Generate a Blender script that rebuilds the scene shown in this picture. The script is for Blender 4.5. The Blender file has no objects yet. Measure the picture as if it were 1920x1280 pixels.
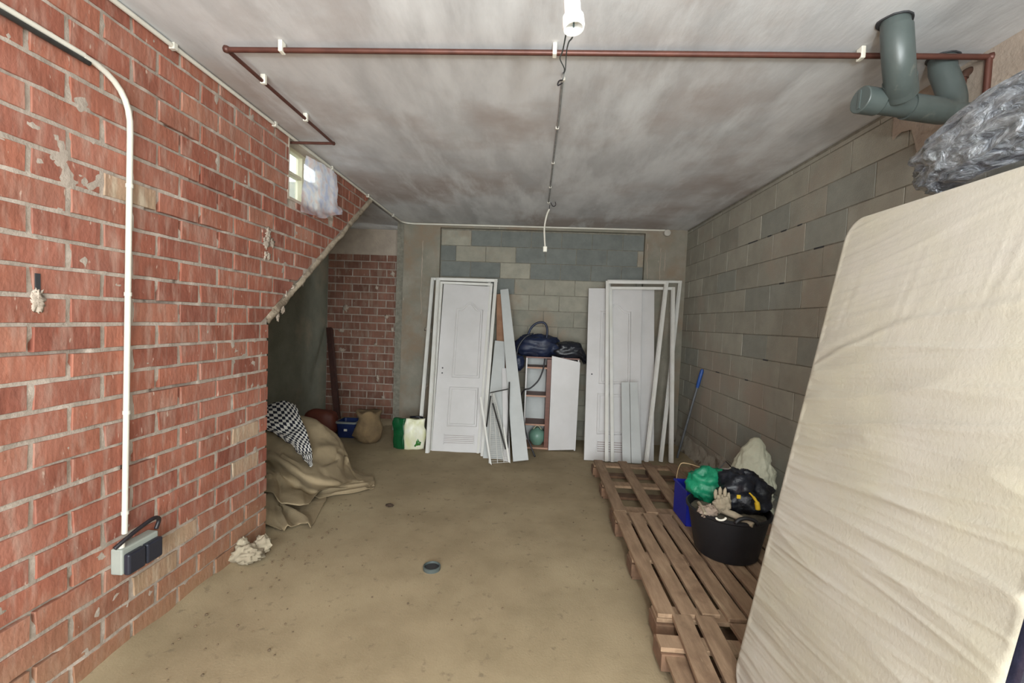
import bpy, math, random
import numpy as np
from mathutils import Vector, noise
rnd = random.Random(7)
C = bpy.context.scene.collection
scn = bpy.context.scene

# ------------------------------------------------------------------ camera, world, lights, exposure
F, YAW, PITCH, ROLL, ZC = 825.465, 0.045366, 0.044858, 0.039173, 1.4977
fw = np.array([-math.sin(YAW)*math.cos(PITCH), math.cos(YAW)*math.cos(PITCH), -math.sin(PITCH)])
r0 = np.array([math.cos(YAW), math.sin(YAW), 0.0]); d0 = np.cross(fw, r0)
rt = math.cos(ROLL)*r0 - math.sin(ROLL)*d0
dn = math.sin(ROLL)*r0 + math.cos(ROLL)*d0
cam = bpy.data.objects.new('camera', bpy.data.cameras.new('camera')); C.objects.link(cam)
from mathutils import Matrix
m = Matrix([[rt[0], -dn[0], -fw[0], 0], [rt[1], -dn[1], -fw[1], 0], [rt[2], -dn[2], -fw[2], ZC], [0, 0, 0, 1]])
cam.matrix_world = m
cam.data.sensor_width = 36; cam.data.lens = F/1920*36; cam.data.clip_start = 0.05
scn.camera = cam

w = bpy.data.worlds.new('world'); scn.world = w; w.use_nodes = True
w.node_tree.nodes['Background'].inputs[0].default_value = (0.92, 0.97, 1.0, 1)
w.node_tree.nodes['Background'].inputs[1].default_value = 4.0

def lamp(name, kind, loc, power, size, col=(1, 1, 1), target=None, size_y=None):
    l = bpy.data.lights.new(name, kind); l.energy = power; l.color = col
    if kind == 'AREA':
        l.size = size
        if size_y: l.shape = 'RECTANGLE'; l.size_y = size_y
    else: l.shadow_soft_size = size
    o = bpy.data.objects.new(name, l); o.location = loc; C.objects.link(o)
    if target is not None: o.rotation_euler = (Vector(target)-Vector(loc)).to_track_quat('-Z', 'Y').to_euler()
    return o
lamp('work_lamp', 'POINT', (0.30, -0.20, 1.75), 66, 0.05, (0.95, 1.0, 0.985))
lamp('ceiling_lamp', 'POINT', (0.20, 0.25, 2.52), 27, 0.05, (0.95, 1.0, 0.985))
lamp('rear_fill', 'AREA', (0.0, -2.40, 1.35), 215, 2.6, (0.92, 0.99, 1.0), (0.2, 4.5, 2.1), 2.2)  # added fill light, out of view behind the camera

scn.view_settings.view_transform = 'Standard'; scn.view_settings.look = 'None'
scn.view_settings.gamma = 1.0; scn.view_settings.use_curve_mapping = False
scn.view_settings.exposure = 0.18

XL, XR, H, D = -1.7203, 1.8815, 2.7177, 5.6334
AX, AY = -2.93, 6.15            # alcove side wall and back wall

# ------------------------------------------------------------------ helpers
def ray(px, py): return fw + (px-960)/F*rt + (py-640)/F*dn
def on(px, py, ax, val):
    d = ray(px, py); o = np.array([0, 0, ZC]); t = (val-o[ax])/d[ax]; return Vector(o+t*d)
def at(px, py, Y): return on(px, py, 1, Y)
def lean(px, py, yb, yt, zt):
    d = ray(px, py); k = (yt-yb)/zt       # y = yb + k z
    t = (yb + k*ZC)/(d[1]-k*d[2]); return Vector(np.array([0, 0, ZC])+t*d)
def lin(c):
    return tuple(((x/255)/12.92 if x/255 <= .04045 else ((x/255+.055)/1.055)**2.4) for x in c)+(1,)

MATS = {}
def M(name, c1, c2=None, scale=6, rough=.8, bump=0.0, bscale=40, metal=0, coat=0, c3=None, s3=2, t3=(.55, .7),
      stretch=(1, 1, 1), c4=None, s4=9, t4=(.62, .72), st4=(1, 1, 1), vary=0.0, alpha=1, trans=0, emit=0, detail=6, spec=None):
    """noise-mixed procedural material; c3/c4 are blotches laid over it; vary = lightness difference between objects"""
    if name in MATS: return MATS[name]
    mt = bpy.data.materials.new(name); mt.use_nodes = True; nt = mt.node_tree; N = nt.nodes; Lk = nt.links
    b = N['Principled BSDF']; b.inputs['Roughness'].default_value = rough; b.inputs['Metallic'].default_value = metal
    b.inputs['Coat Weight'].default_value = coat; b.inputs['Coat Roughness'].default_value = .12
    b.inputs['Transmission Weight'].default_value = trans; b.inputs['Alpha'].default_value = alpha
    if spec is not None: b.inputs['Specular IOR Level'].default_value = spec
    geo = N.new('ShaderNodeNewGeometry')
    def mapped(st):
        mp = N.new('ShaderNodeMapping'); mp.inputs['Scale'].default_value = st
        Lk.new(geo.outputs['Position'], mp.inputs['Vector']); return mp.outputs[0]
    def nz(s, st=(1, 1, 1), det=detail):
        n = N.new('ShaderNodeTexNoise'); n.inputs['Scale'].default_value = s; n.inputs['Detail'].default_value = det
        n.inputs['Roughness'].default_value = .6; Lk.new(mapped(st), n.inputs['Vector']); return n.outputs['Fac']
    def ramp(src, a, bb):
        r = N.new('ShaderNodeMapRange'); r.inputs[1].default_value = a; r.inputs[2].default_value = bb
        Lk.new(src, r.inputs[0]); return r.outputs[0]
    def mix(fac, A, B, mode='MIX'):
        x = N.new('ShaderNodeMix'); x.data_type = 'RGBA'; x.blend_type = mode
        Lk.new(fac, x.inputs[0]) if not isinstance(fac, (int, float)) else setattr(x.inputs[0], 'default_value', fac)
        for k, v in ((6, A), (7, B)):
            if isinstance(v, tuple): x.inputs[k].default_value = v
            else: Lk.new(v, x.inputs[k])
        return x.outputs[2]
    col = lin(c1)
    if c2: col = mix(ramp(nz(scale, stretch), .35, .65), lin(c1), lin(c2))
    if vary:
        oi = N.new('ShaderNodeObjectInfo'); h = N.new('ShaderNodeHueSaturation')
        v = N.new('ShaderNodeMapRange'); v.inputs[3].default_value = 1-vary; v.inputs[4].default_value = 1+vary
        Lk.new(oi.outputs['Random'], v.inputs[0]); Lk.new(v.outputs[0], h.inputs['Value'])
        if isinstance(col, tuple): h.inputs['Color'].default_value = col
        else: Lk.new(col, h.inputs['Color'])
        col = h.outputs[0]
    if c3: col = mix(ramp(nz(s3), t3[0], t3[1]), col, lin(c3))
    if c4: col = mix(ramp(nz(s4, st4), t4[0], t4[1]), col, lin(c4))
    if isinstance(col, tuple): b.inputs['Base Color'].default_value = col
    else: Lk.new(col, b.inputs['Base Color'])
    if emit:
        b.inputs['Emission Color'].default_value = lin(c1); b.inputs['Emission Strength'].default_value = emit
    if bump:
        bp = N.new('ShaderNodeBump'); bp.inputs['Strength'].default_value = 1; bp.inputs['Distance'].default_value = bump
        Lk.new(nz(bscale, stretch if stretch != (1, 1, 1) else (1, 1, 1)), bp.inputs['Height']); Lk.new(bp.outputs[0], b.inputs['Normal'])
    MATS[name] = mt; return mt

def brick_material(name, palette, smear, smear_t, dust=True, seed=0.0):
    """fired clay: a base colour picked per object, mottling, vertical scoring, mortar smears and dust low on the wall"""
    mt = bpy.data.materials.new(name); mt.use_nodes = True; nt = mt.node_tree; N = nt.nodes; Lk = nt.links
    b = N['Principled BSDF']; b.inputs['Roughness'].default_value = .85; b.inputs['Specular IOR Level'].default_value = .25
    oi = N.new('ShaderNodeObjectInfo'); cr = N.new('ShaderNodeValToRGB'); Lk.new(oi.outputs['Random'], cr.inputs[0])
    cr.color_ramp.interpolation = 'LINEAR'
    els = cr.color_ramp.elements
    while len(els) < len(palette): els.new(.5)
    for e, (p_, c_) in zip(els, palette): e.position = p_; e.color = lin(c_)
    geo = N.new('ShaderNodeNewGeometry')
    def noise_(s, st=(1, 1, 1), det=5):
        mp = N.new('ShaderNodeMapping'); mp.inputs['Scale'].default_value = st; mp.inputs['Location'].default_value = (seed, 0, 0)
        Lk.new(geo.outputs['Position'], mp.inputs[0])
        n = N.new('ShaderNodeTexNoise'); n.inputs['Scale'].default_value = s; n.inputs['Detail'].default_value = det
        Lk.new(mp.outputs[0], n.inputs[0]); return n.outputs['Fac']
    def rng(src, a, c, lo=0, hi=1):
        r = N.new('ShaderNodeMapRange'); r.inputs[1].default_value = a; r.inputs[2].default_value = c
        r.inputs[3].default_value = lo; r.inputs[4].default_value = hi; Lk.new(src, r.inputs[0]); return r.outputs[0]
    def mul(col, fac):
        h = N.new('ShaderNodeHueSaturation'); Lk.new(col, h.inputs['Color']); Lk.new(fac, h.inputs['Value']); return h.outputs[0]
    def mix(f, A, B):
        x = N.new('ShaderNodeMix'); x.data_type = 'RGBA'; Lk.new(f, x.inputs[0]); Lk.new(A, x.inputs[6]); x.inputs[7].default_value = B; return x.outputs[2]
    col = mul(cr.outputs[0], rng(noise_(6), .3, .7, .80, 1.16))
    col = mul(col, rng(noise_(3, (34, 34, .8)), .3, .7, .86, 1.10))
    col = mix(rng(noise_(2.6), .50, .75, 0, .55), col, lin((166, 118, 104)))
    col = mix(rng(noise_(5, (5, 5, 1.1), 8), smear_t[0], smear_t[1], 0, .7), col, lin(smear))
    col = mix(rng(noise_(22, (2.4, 2.4, .8), 3), .69, .76, 0, .7), col, lin((204, 184, 168)))
    if dust:
        sp = N.new('ShaderNodeSeparateXYZ'); Lk.new(geo.outputs['Position'], sp.inputs[0])
        ad = N.new('ShaderNodeMath'); ad.operation = 'MULTIPLY_ADD'; Lk.new(noise_(3), ad.inputs[0]); ad.inputs[1].default_value = -.5; Lk.new(sp.outputs[2], ad.inputs[2])
        col = mix(rng(ad.outputs[0], .22, -.32, 0, .8), col, lin((150, 120, 92)))
    Lk.new(col, b.inputs['Base Color'])
    bp = N.new('ShaderNodeBump'); bp.inputs['Distance'].default_value = .003
    Lk.new(noise_(60, (1, 1, .6)), bp.inputs['Height']); Lk.new(bp.outputs[0], b.inputs['Normal'])
    return mt

ROOTLOC = {}
def wloc(o):
    v = Vector((0, 0, 0))
    while o is not None: v += o.location; o = o.parent
    return v
class MB:
    """collects shapes in world coordinates, builds one mesh object"""
    def __init__(s): s.v = []; s.f = []; s.uv = []
    def add(s, vs, fs):
        o = len(s.v); s.v += [Vector(v) for v in vs]; s.f += [tuple(i+o for i in f) for f in fs]; return s
    def box(s, c, sz, rot=None):
        c = Vector(c); h = Vector(sz)/2
        vs = [Vector((x*h.x, y*h.y, z*h.z)) for x in (-1, 1) for y in (-1, 1) for z in (-1, 1)]
        if rot is not None: vs = [rot @ v for v in vs]
        return s.add([v+c for v in vs], [(0, 1, 3, 2), (4, 6, 7, 5), (0, 4, 5, 1), (2, 3, 7, 6), (0, 2, 6, 4), (1, 5, 7, 3)])
    def bbox(s, a, b): a = Vector(a); b = Vector(b); return s.box((a+b)/2, b-a)
    def slab(s, q, t, n=None):
        """q: four corners of the front face; t: thickness pushed back against the normal"""
        q = [Vector(x) for x in q]
        if n is None:
            n = (q[2]-q[0]).cross(q[3]-q[1]).normalized()
            if n.y > 0: n = -n
        return s.add(q+[x-n*t for x in q], [(0, 1, 2, 3), (7, 6, 5, 4), (0, 4, 5, 1), (1, 5, 6, 2), (2, 6, 7, 3), (3, 7, 4, 0)])
    def tube(s, pts, r, n=12, cap=True):
        pts = [Vector(p) for p in pts]; rs = r if isinstance(r, (list, tuple)) else [r]*len(pts)
        rings = []; up = None
        for i, p in enumerate(pts):
            t = ((pts[min(i+1, len(pts)-1)]-p).normalized()+(p-pts[max(i-1, 0)]).normalized()).normalized()
            if up is None: up = Vector((0, 0, 1)) if abs(t.z) < .9 else Vector((1, 0, 0))
            a = t.cross(up).normalized(); b_ = a.cross(t).normalized(); up = b_
            rings.append([p+(a*math.cos(2*math.pi*k/n)+b_*math.sin(2*math.pi*k/n))*rs[i] for k in range(n)])
        vs = [v for rg in rings for v in rg]
        fs = [(i*n+k, i*n+(k+1) % n, (i+1)*n+(k+1) % n, (i+1)*n+k) for i in range(len(pts)-1) for k in range(n)]
        if cap: fs += [tuple(range(n))[::-1], tuple((len(pts)-1)*n+k for k in range(n))]
        return s.add(vs, fs)
    def lathe(s, prof, c, n=32, axis=Vector((0, 0, 1)), sx=1, sy=1):
        q = Vector((0, 0, 1)).rotation_difference(axis); c = Vector(c); vs = []
        for r, z in prof:
            for k in range(n):
                a = 2*math.pi*k/n; vs.append(c+q @ Vector((r*math.cos(a)*sx, r*math.sin(a)*sy, z)))
        fs = [(i*n+k, i*n+(k+1) % n, (i+1)*n+(k+1) % n, (i+1)*n+k) for i in range(len(prof)-1) for k in range(n)]
        return s.add(vs, fs)
    def grid(s, P, uv=True):
        """P[i][j] points"""
        a, b = len(P), len(P[0]); o = len(s.v)
        s.v += [Vector(p) for r in P for p in r]
        for i in range(a-1):
            for j in range(b-1):
                s.f.append((o+i*b+j, o+(i+1)*b+j, o+(i+1)*b+j+1, o+i*b+j+1))
        s.gridsize = (a, b); return s
    def build(s, name, mat, parent=None, smooth=False, kind=None, bevel=0, solid=0, label=None, uvgrid=False):
        if parent is None and False: pass
        off = wloc(parent) if parent is not None else Vector((0, 0, 0))
        me = bpy.data.meshes.new(name); me.from_pydata([v-off for v in s.v], [], s.f)
        me.materials.append(mat); o = bpy.data.objects.new(name, me); C.objects.link(o); o.parent = parent
        if uvgrid:
            a, b = s.gridsize; uv = me.uv_layers.new(name='uv')
            for lp in me.loops: uv.data[lp.index].uv = ((lp.vertex_index // b)/(a-1), (lp.vertex_index % b)/(b-1))
        if smooth:
            for p_ in me.polygons: p_.use_smooth = True
            if smooth == 'auto': me.set_sharp_from_angle(angle=math.radians(40))
        if solid:
            md = o.modifiers.new('solid', 'SOLIDIFY'); md.thickness = solid; md.offset = -1
        if bevel:
            md = o.modifiers.new('bevel', 'BEVEL'); md.width = bevel; md.segments = 2; md.limit_method = 'ANGLE'
        if kind: o['kind'] = kind
        if label: o['label'] = label
        return o

def thing(name, label, cat, loc=(0, 0, 0), group=None):
    o = bpy.data.objects.new(name, None); o.empty_display_size = .1; C.objects.link(o); o.location = loc
    return tag(o, label, cat, group)
def tag(o, label, cat, group=None):
    o['label'] = label; o['category'] = cat
    if group: o['group'] = group
    return o
def struct(o): o['kind'] = 'structure'; return o
def solo(mb, name, mat, label, cat, group=None, **k):
    """a thing that is one mesh, its origin at its base"""
    lo = [min(v[i] for v in mb.v) for i in range(3)]; hi = [max(v[i] for v in mb.v) for i in range(3)]
    c = Vector(((lo[0]+hi[0])/2, (lo[1]+hi[1])/2, lo[2]))
    mb.v = [v-c for v in mb.v]; o = mb.build(name, mat, **k); o.location = c
    return tag(o, label, cat, group)
def catmull(P, n):
    out = []
    for i in range(len(P)-1):
        a, b, c, d = P[max(i-1, 0)], P[i], P[i+1], P[min(i+2, len(P)-1)]
        for k in range(n):
            t = k/n
            out.append(.5*((2*b)+(c-a)*t+(2*a-5*b+4*c-d)*t*t+(3*b-a-3*c+d)*t**3))
    out.append(P[-1].copy()); return out
def netsurf(net, n=8):
    rows = [catmull([Vector(p) for p in r], n) for r in net]
    cols = [catmull([rows[i][j] for i in range(len(rows))], n) for j in range(len(rows[0]))]
    return [[cols[j][i] for j in range(len(cols))] for i in range(len(cols[0]))]
def wrinkle(P, amp, sc, seed=0, floor=None):
    Q = []
    for i, r in enumerate(P):
        row = []
        for j, p in enumerate(r):
            a = P[min(i+1, len(P)-1)][j]-P[max(i-1, 0)][j]; b = r[min(j+1, len(r)-1)]-r[max(j-1, 0)]
            n_ = a.cross(b); n_ = n_.normalized() if n_.length > 1e-9 else Vector((0, 0, 1))
            v = noise.fractal(p*sc+Vector((seed, 0, 0)), .8, 2.1, 4)
            v += .6*(1-abs(noise.noise(p*sc*.7+Vector((0, seed, 5))))*2.5)
            q = p+n_*amp*v
            if floor is not None and q.z < floor: q.z = floor
            row.append(q)
        Q.append(row)
    return Q
def blob(c, r, amp=.1, sc=4, seed=0, nu=40, nv=24, p=1.0, flat=None, ridge=.0):
    """a crumpled rounded body"""
    c = Vector(c); P = []
    for i in range(nv+1):
        th = math.pi*i/nv-math.pi/2; row = []
        for j in range(nu+1):
            ph = 2*math.pi*(j % nu)/nu
            sg = lambda x: math.copysign(abs(x)**p, x)
            d = Vector((sg(math.cos(th))*sg(math.cos(ph)), sg(math.cos(th))*sg(math.sin(ph)), sg(math.sin(th))))
            k = 1+amp*noise.fractal(d*sc*.5+Vector((seed, seed*.3, 0)), .8, 2, 4)
            if ridge: k += ridge*(.5-abs(noise.noise(d*sc+Vector((seed, 9, 0)))))
            v = Vector((d.x*r[0], d.y*r[1], d.z*r[2]))*k+c
            if flat is not None and v.z < flat: v.z = flat+.002*noise.noise(v*20)+.002
            row.append(v)
        P.append(row)
    return MB().grid(P)

# ------------------------------------------------------------------ materials
m_mortar = M('mortar_grey', (172, 158, 146), (152, 140, 128), 12, .95, .004, 60, c3=(186, 172, 160), s3=5, t3=(.55, .66))
m_brick = brick_material('brick_red', [(0, (132, 78, 64)), (.3, (148, 91, 74)), (.62, (156, 99, 80)), (.88, (140, 84, 69)), (1, (166, 114, 94))], (172, 142, 128), (.49, .75))
m_tan = brick_material('brick_tan', [(0, (160, 134, 110)), (1, (176, 150, 126))], (200, 186, 165), (.5, .7))
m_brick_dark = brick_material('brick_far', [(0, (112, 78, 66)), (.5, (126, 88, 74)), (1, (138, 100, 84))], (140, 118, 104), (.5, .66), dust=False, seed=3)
m_block = M('block_concrete', (150, 145, 131), (134, 132, 120), 7, .92, .003, 140, vary=.14, c3=(142, 130, 114), s3=1.6, t3=(.5, .62), c4=(160, 154, 140), s4=30, t4=(.68, .8))
m_block_r = M('block_concrete_side', (160, 157, 144), (146, 143, 131), 5, .92, .003, 140, vary=.10, c3=(158, 147, 133), s3=1.3, t3=(.48, .62), c4=(178, 172, 158), s4=28, t4=(.7, .8))
m_block_grey = M('block_blue_grey', (116, 119, 114), (104, 107, 103), 8, .92, .003, 140, vary=.08)
m_joint = M('block_joint', (134, 129, 116), (112, 107, 96), 20, .95, .003, 80)
m_conc = M('concrete_grey', (122, 122, 108), (108, 108, 94), 5, .9, .003, 60, c3=(138, 130, 112), s3=1.7, t3=(.5, .68), c4=(150, 146, 130), s4=8, t4=(.66, .76), st4=(3, 3, .4))
m_pilaster = M('pilaster_concrete', (142, 135, 122), (124, 120, 107), 4, .9, .003, 60, c3=(132, 116, 98), s3=2.2, t3=(.48, .64), c4=(196, 184, 166), s4=9, t4=(.68, .73), st4=(3, 3, .35))
m_plaster = M('plaster_pinkish', (180, 165, 150), (162, 148, 134), 6, .9, .004, 40)
m_ceil = M('ceiling_plaster', (216, 216, 217), (182, 182, 183), 1.6, .8, .0012, 22, c3=(172, 161, 156), s3=.8, t3=(.48, .66), c4=(222, 223, 224), s4=1.6, t4=(.5, .7), st4=(2.4, .6, 1), stretch=(2.2, .7, 1))
m_floor = M('floor_sandy', (158, 141, 112), (143, 127, 99), 3.5, .95, .0015, 120, c3=(166, 150, 120), s3=1.1, t3=(.48, .68), c4=(120, 106, 84), s4=16, t4=(.60, .74))
m_pvc = M('pvc_white', (214, 210, 198), (204, 198, 186), 9, .45, 0)
m_dark = M('cable_black', (34, 30, 34), None, rough=.45)
m_copper = M('copper_pipe', (98, 60, 50), (80, 48, 40), 12, .45, .0005, 60, metal=.3, c4=(94, 50, 40), s4=10, t4=(.6, .75))
m_clip = M('clip_white', (232, 228, 214), None, rough=.5)
m_drain = M('drain_pipe_grey', (80, 88, 86), (70, 78, 76), 5, .38, .0004, 40, c4=(136, 134, 124), s4=7, t4=(.64, .78))
m_white = M('door_white', (202, 199, 198), (194, 191, 189), 3, .5, .0005, 60)
m_frame = M('frame_white', (208, 206, 201), (199, 196, 188), 5, .5, .0005, 60)
m_shadowgap = M('vent_slot_shade', (150, 136, 132), None, rough=.8)  # shade between the vent slats, put into the colour
m_hole = M('keyhole_and_joint_shade', (50, 50, 52), None, rough=.6)
m_wood = M('pallet_wood', (154, 127, 101), (128, 103, 80), 5, .85, .002, 60, vary=.14, stretch=(6, 1, 6), c3=(108, 82, 62), s3=3, t3=(.56, .72), c4=(172, 148, 118), s4=5, t4=(.6, .75), st4=(3, .6, 3))
m_wood_dk = M('pallet_block_wood', (126, 96, 74), (100, 76, 58), 10, .9, .002, 60, vary=.1)
m_brown = M('shelf_brown', (112, 66, 48), (96, 54, 40), 8, .5, .0004, 60, stretch=(1, 6, 6))
m_edge = M('shelf_edge', (168, 128, 106), None, rough=.6)
m_chip = M('board_raw_brown', (150, 112, 86), (134, 98, 74), 10, .8, .001, 80)
m_board = M('board_greywhite', (186, 188, 186), (176, 178, 176), 4, .6, .0005, 60)
m_navy = M('bag_navy', (26, 38, 66), (16, 24, 46), 8, .5, .003, 30)
m_blackbag = M('bag_black', (18, 18, 22), (30, 34, 44), 7, .32, .006, 26)
m_green = M('bag_green', (18, 128, 92), (10, 106, 76), 8, .45, .006, 26)
m_sack = M('sack_white', (206, 204, 182), (180, 178, 156), 5, .8, .008, 16)
m_burlap = M('sack_brown', (126, 104, 74), (102, 84, 60), 7, .95, .008, 22)
m_tarp = M('tarp_khaki', (160, 142, 113), (144, 127, 100), 4, .9, .002, 140, c3=(128, 112, 86), s3=3, t3=(.5, .7))
m_tub = M('tub_black', (20, 20, 24), (26, 26, 30), 6, .55, .0006, 40)
m_blue = M('crate_blue', (20, 34, 150), None, rough=.45)
m_gas = M('gas_bottle_green', (112, 146, 130), (96, 130, 114), 6, .4)
m_rag = M('rag_cream', (172, 160, 138), (148, 136, 116), 8, .95, .006, 30)
m_yellow = M('yellow_tag', (214, 180, 40), None, rough=.6)
m_metal = M('dull_metal', (72, 70, 68), (52, 50, 48), 10, .5, 0, metal=.5)
m_glass = M('glass_pane', (235, 240, 240), None, rough=.02, trans=.95, spec=.5)

# ------------------------------------------------------------------ floor and ceiling
P = []
xs = np.arange(-3.0, 1.96, .06); ys = np.arange(-2.6, 6.31, .06)
for y in ys:
    row = []
    for x in xs:
        z = .006*noise.fractal(Vector((x*1.3, y*1.3, 0)), .9, 2, 4)-.006
        if y < 2.8:                                           # dirt heaped along the foot of the brick wall
            dd = max(0, x-XL); z += .045*math.exp(-(dd/.09)**1.3)*(.6+.8*abs(noise.noise(Vector((y*2.5, 0, 3)))))
        elif x < XL+.1 and y > 5.2: z += .05*math.exp(-((6.1-y)/.35)**2)
        if x > 1.55: z += .09*math.exp(-((XR-x)/.13)**2)*max(0, min(1, (y-2.8)/.8))*(.5+.9*abs(noise.noise(Vector((y*3, 1, 3)))))
        row.append((x, y, z))
    P.append(row)
fl_ = struct(MB().grid(P).build('floor', m_floor, smooth=True, solid=.1))
if fl_.data.polygons[0].normal.z < 0: fl_.modifiers[0].offset = 1
P = []
for y in np.arange(-2.6, 6.31, .07):
    P.append([(x, y, H+.0015*noise.fractal(Vector((x*.9, y*2.4, 0)), .9, 2, 4)) for x in np.arange(-1.78, 1.96, .07)])
cm = MB().grid(P)
ceil = struct(cm.build('ceiling', m_ceil, smooth=True))
md = ceil.modifiers.new('s', 'SOLIDIFY'); md.thickness = .15; md.offset = -1 if ceil.data.polygons[0].normal.z < 0 else 1
MB().bbox((-3.05, 4.60, H), (-1.78, 6.3, H+.15)).build('ceiling_extension', m_ceil, ceil)

# ------------------------------------------------------------------ brick and block pieces
def clip(poly, a, b, c):
    """keep a*u + b*v <= c"""
    out = []
    for i in range(len(poly)):
        p, q = poly[i], poly[(i+1) % len(poly)]
        dp, dq = a*p[0]+b*p[1]-c, a*q[0]+b*q[1]-c
        if dp <= 0: out.append(p)
        if dp*dq < 0:
            t = dp/(dp-dq); out.append((p[0]+(q[0]-p[0])*t, p[1]+(q[1]-p[1])*t))
    return out
def area(p): return .5*abs(sum(p[i][0]*p[(i+1) % len(p)][1]-p[(i+1) % len(p)][0]*p[i][1] for i in range(len(p))))
def piece_mesh(poly, depth, jit, bev, mat, frame, name, seed, extra=3):
    """a prism of outline poly (u along the wall, v up) with a worn front edge. frame: (U, V, N) vectors"""
    rr = random.Random(seed); U, V, Nn = frame
    c = (sum(p[0] for p in poly)/len(poly), sum(p[1] for p in poly)/len(poly))
    ring = []
    for i in range(len(poly)):
        p, q = poly[i], poly[(i+1) % len(poly)]
        L = math.hypot(q[0]-p[0], q[1]-p[1]); k = max(1, min(extra, int(L/.06)))
        for s in range(k):
            t = s/k; x, y = p[0]+(q[0]-p[0])*t, p[1]+(q[1]-p[1])*t
            j = jit if s else jit*1.6
            dx, dy = c[0]-x, c[1]-y; l = math.hypot(dx, dy) or 1
            a = rr.random()*j
            ring.append((x+dx/l*a, y+dy/l*a))
    n = len(ring)
    def inset(p, e):
        dx, dy = c[0]-p[0], c[1]-p[1]; l = math.hypot(dx, dy) or 1; return (p[0]+dx/l*e, p[1]+dy/l*e)
    front = [U*a+V*b for a, b in (inset(p, bev) for p in ring)]
    mid = [U*a+V*b-Nn*bev*(.7+.6*rr.random()) for a, b in ring]
    back = [U*a+V*b-Nn*depth for a, b in ring]
    vs = front+mid+back
    fs = [tuple(range(n))]+[(i, n+i, n+(i+1) % n, (i+1) % n) for i in range(n)]+[(n+i, 2*n+i, 2*n+(i+1) % n, n+(i+1) % n) for i in range(n)]
    me = bpy.data.meshes.new(name); me.from_pydata([tuple(v) for v in vs], [], fs); me.materials.append(mat)
    return me

def lay(wall, frame, origin, u_range, v_range, cell, joint, offsets, v0, depth, mats, jit, bev, name, clips=(), holes=(), proud=.0015, variants=8, dz=.0, skip=None, slack=1.0):
    """running bond of separate pieces on a wall; cut where an edge or an opening crosses them"""
    U, V, Nn = frame; lib = {}; count = 0; rr = random.Random(11)
    L, Hc = cell
    k = math.floor((v_range[0]-v0)/Hc)
    while v0+k*Hc < v_range[1]-.01:
        va, vb = v0+k*Hc, v0+(k+1)*Hc
        off = offsets[k % len(offsets)]
        i = math.floor((u_range[0]-off)/L)
        while off+i*L < u_range[1]:
            ua, ub = off+i*L, off+(i+1)*L
            ja = joint*(.7+.7*rr.random()*slack)/2; jb = joint*(.7+.7*rr.random()*slack)/2
            base = [(ua+joint/2, va+joint/2), (ub-joint/2, va+joint/2), (ub-joint/2, vb-joint/2), (ua+joint/2, vb-joint/2)]
            poly = base
            for a, b, c in ((-1, 0, -u_range[0]), (1, 0, u_range[1]), (0, -1, -v_range[0]), (0, 1, v_range[1]))+tuple(clips):
                poly = clip(poly, a, b, c)
                if len(poly) < 3: break
            if len(poly) >= 3:
                for (h0, h1, g0, g1) in holes:            # an opening: keep the largest remainder
                    if min(q[0] for q in poly) < h1 and max(q[0] for q in poly) > h0 and min(q[1] for q in poly) < g1 and max(q[1] for q in poly) > g0:
                        cand = [clip(poly, 1, 0, h0), clip(poly, -1, 0, -h1), clip(poly, 0, 1, g0), clip(poly, 0, -1, -g1)]
                        cand = [q for q in cand if len(q) >= 3]
                        poly = max(cand, key=area) if cand else []
                        if len(poly) < 3: break
            if len(poly) >= 3 and area(poly) > .0012:
                cu, cv = (ua+ub)/2, (va+vb)/2
                if skip and skip(cu, cv): i += 1; continue
                full = len(poly) == 4 and abs(area(poly)-area(base)) < 1e-6
                mi = mats(cu, cv, rr)
                if full:
                    key = (rr.randrange(variants), mi.name)
                    if key not in lib:
                        lib[key] = piece_mesh([(q[0]-cu, q[1]-cv) for q in base], depth, jit, bev, mi, frame, name, 100+key[0])
                    me = lib[key]
                else: me = piece_mesh([(q[0]-cu, q[1]-cv) for q in poly], depth, jit, bev, mi, frame, name, 900+count)
                o = bpy.data.objects.new(name, me); C.objects.link(o); o.parent = wall
                o.location = Vector(origin)+U*cu+V*(cv+rr.uniform(-1, 1)*dz)+Nn*rr.uniform(-1, 1)*proud
                count += 1
            i += 1
        k += 1
    return count

UL, VL, NL = Vector((0, 1, 0)), Vector((0, 0, 1)), Vector((1, 0, 0))
def poly_wall(name, pts, x0, x1, mat):
    """extruded outline (y,z) between x0 and x1"""
    n = len(pts); mb = MB().add([(x0, y, z) for y, z in pts]+[(x1, y, z) for y, z in pts],
        [tuple(range(n)), tuple(range(2*n-1, n-1, -1))]+[(i, n+i, n+(i+1) % n, (i+1) % n) for i in range(n)])
    return mb
# left wall: mortar bed with the bricks set in it; window opening; cut along the stair slope
YE = 2.800; Z0 = 1.43; YT = 4.46
WY0, WY1, WZ0, WZ1 = 3.01, 3.67, 2.305, H
m_window_y = (WY0, WY1)
wl = MB()
TH = .13; xf = XL-.018
for pts in ([(-2.6, -.1), (YE, -.1), (YE, Z0), (WY0, Z0+(WY0-YE)*.717), (WY0, H), (-2.6, H)],
            [(WY0, Z0+(WY0-YE)*.717), (WY1, Z0+(WY1-YE)*.717), (WY1, WZ0), (WY0, WZ0)],
            [(WY1, Z0+(WY1-YE)*.717), (YT+.12, H), (WY1, H)]):
    mb = poly_wall('', pts, XL-TH, xf-.006, m_mortar); wl.add(mb.v, mb.f)
wall_left = struct(wl.build('wall_left', m_mortar))
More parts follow.
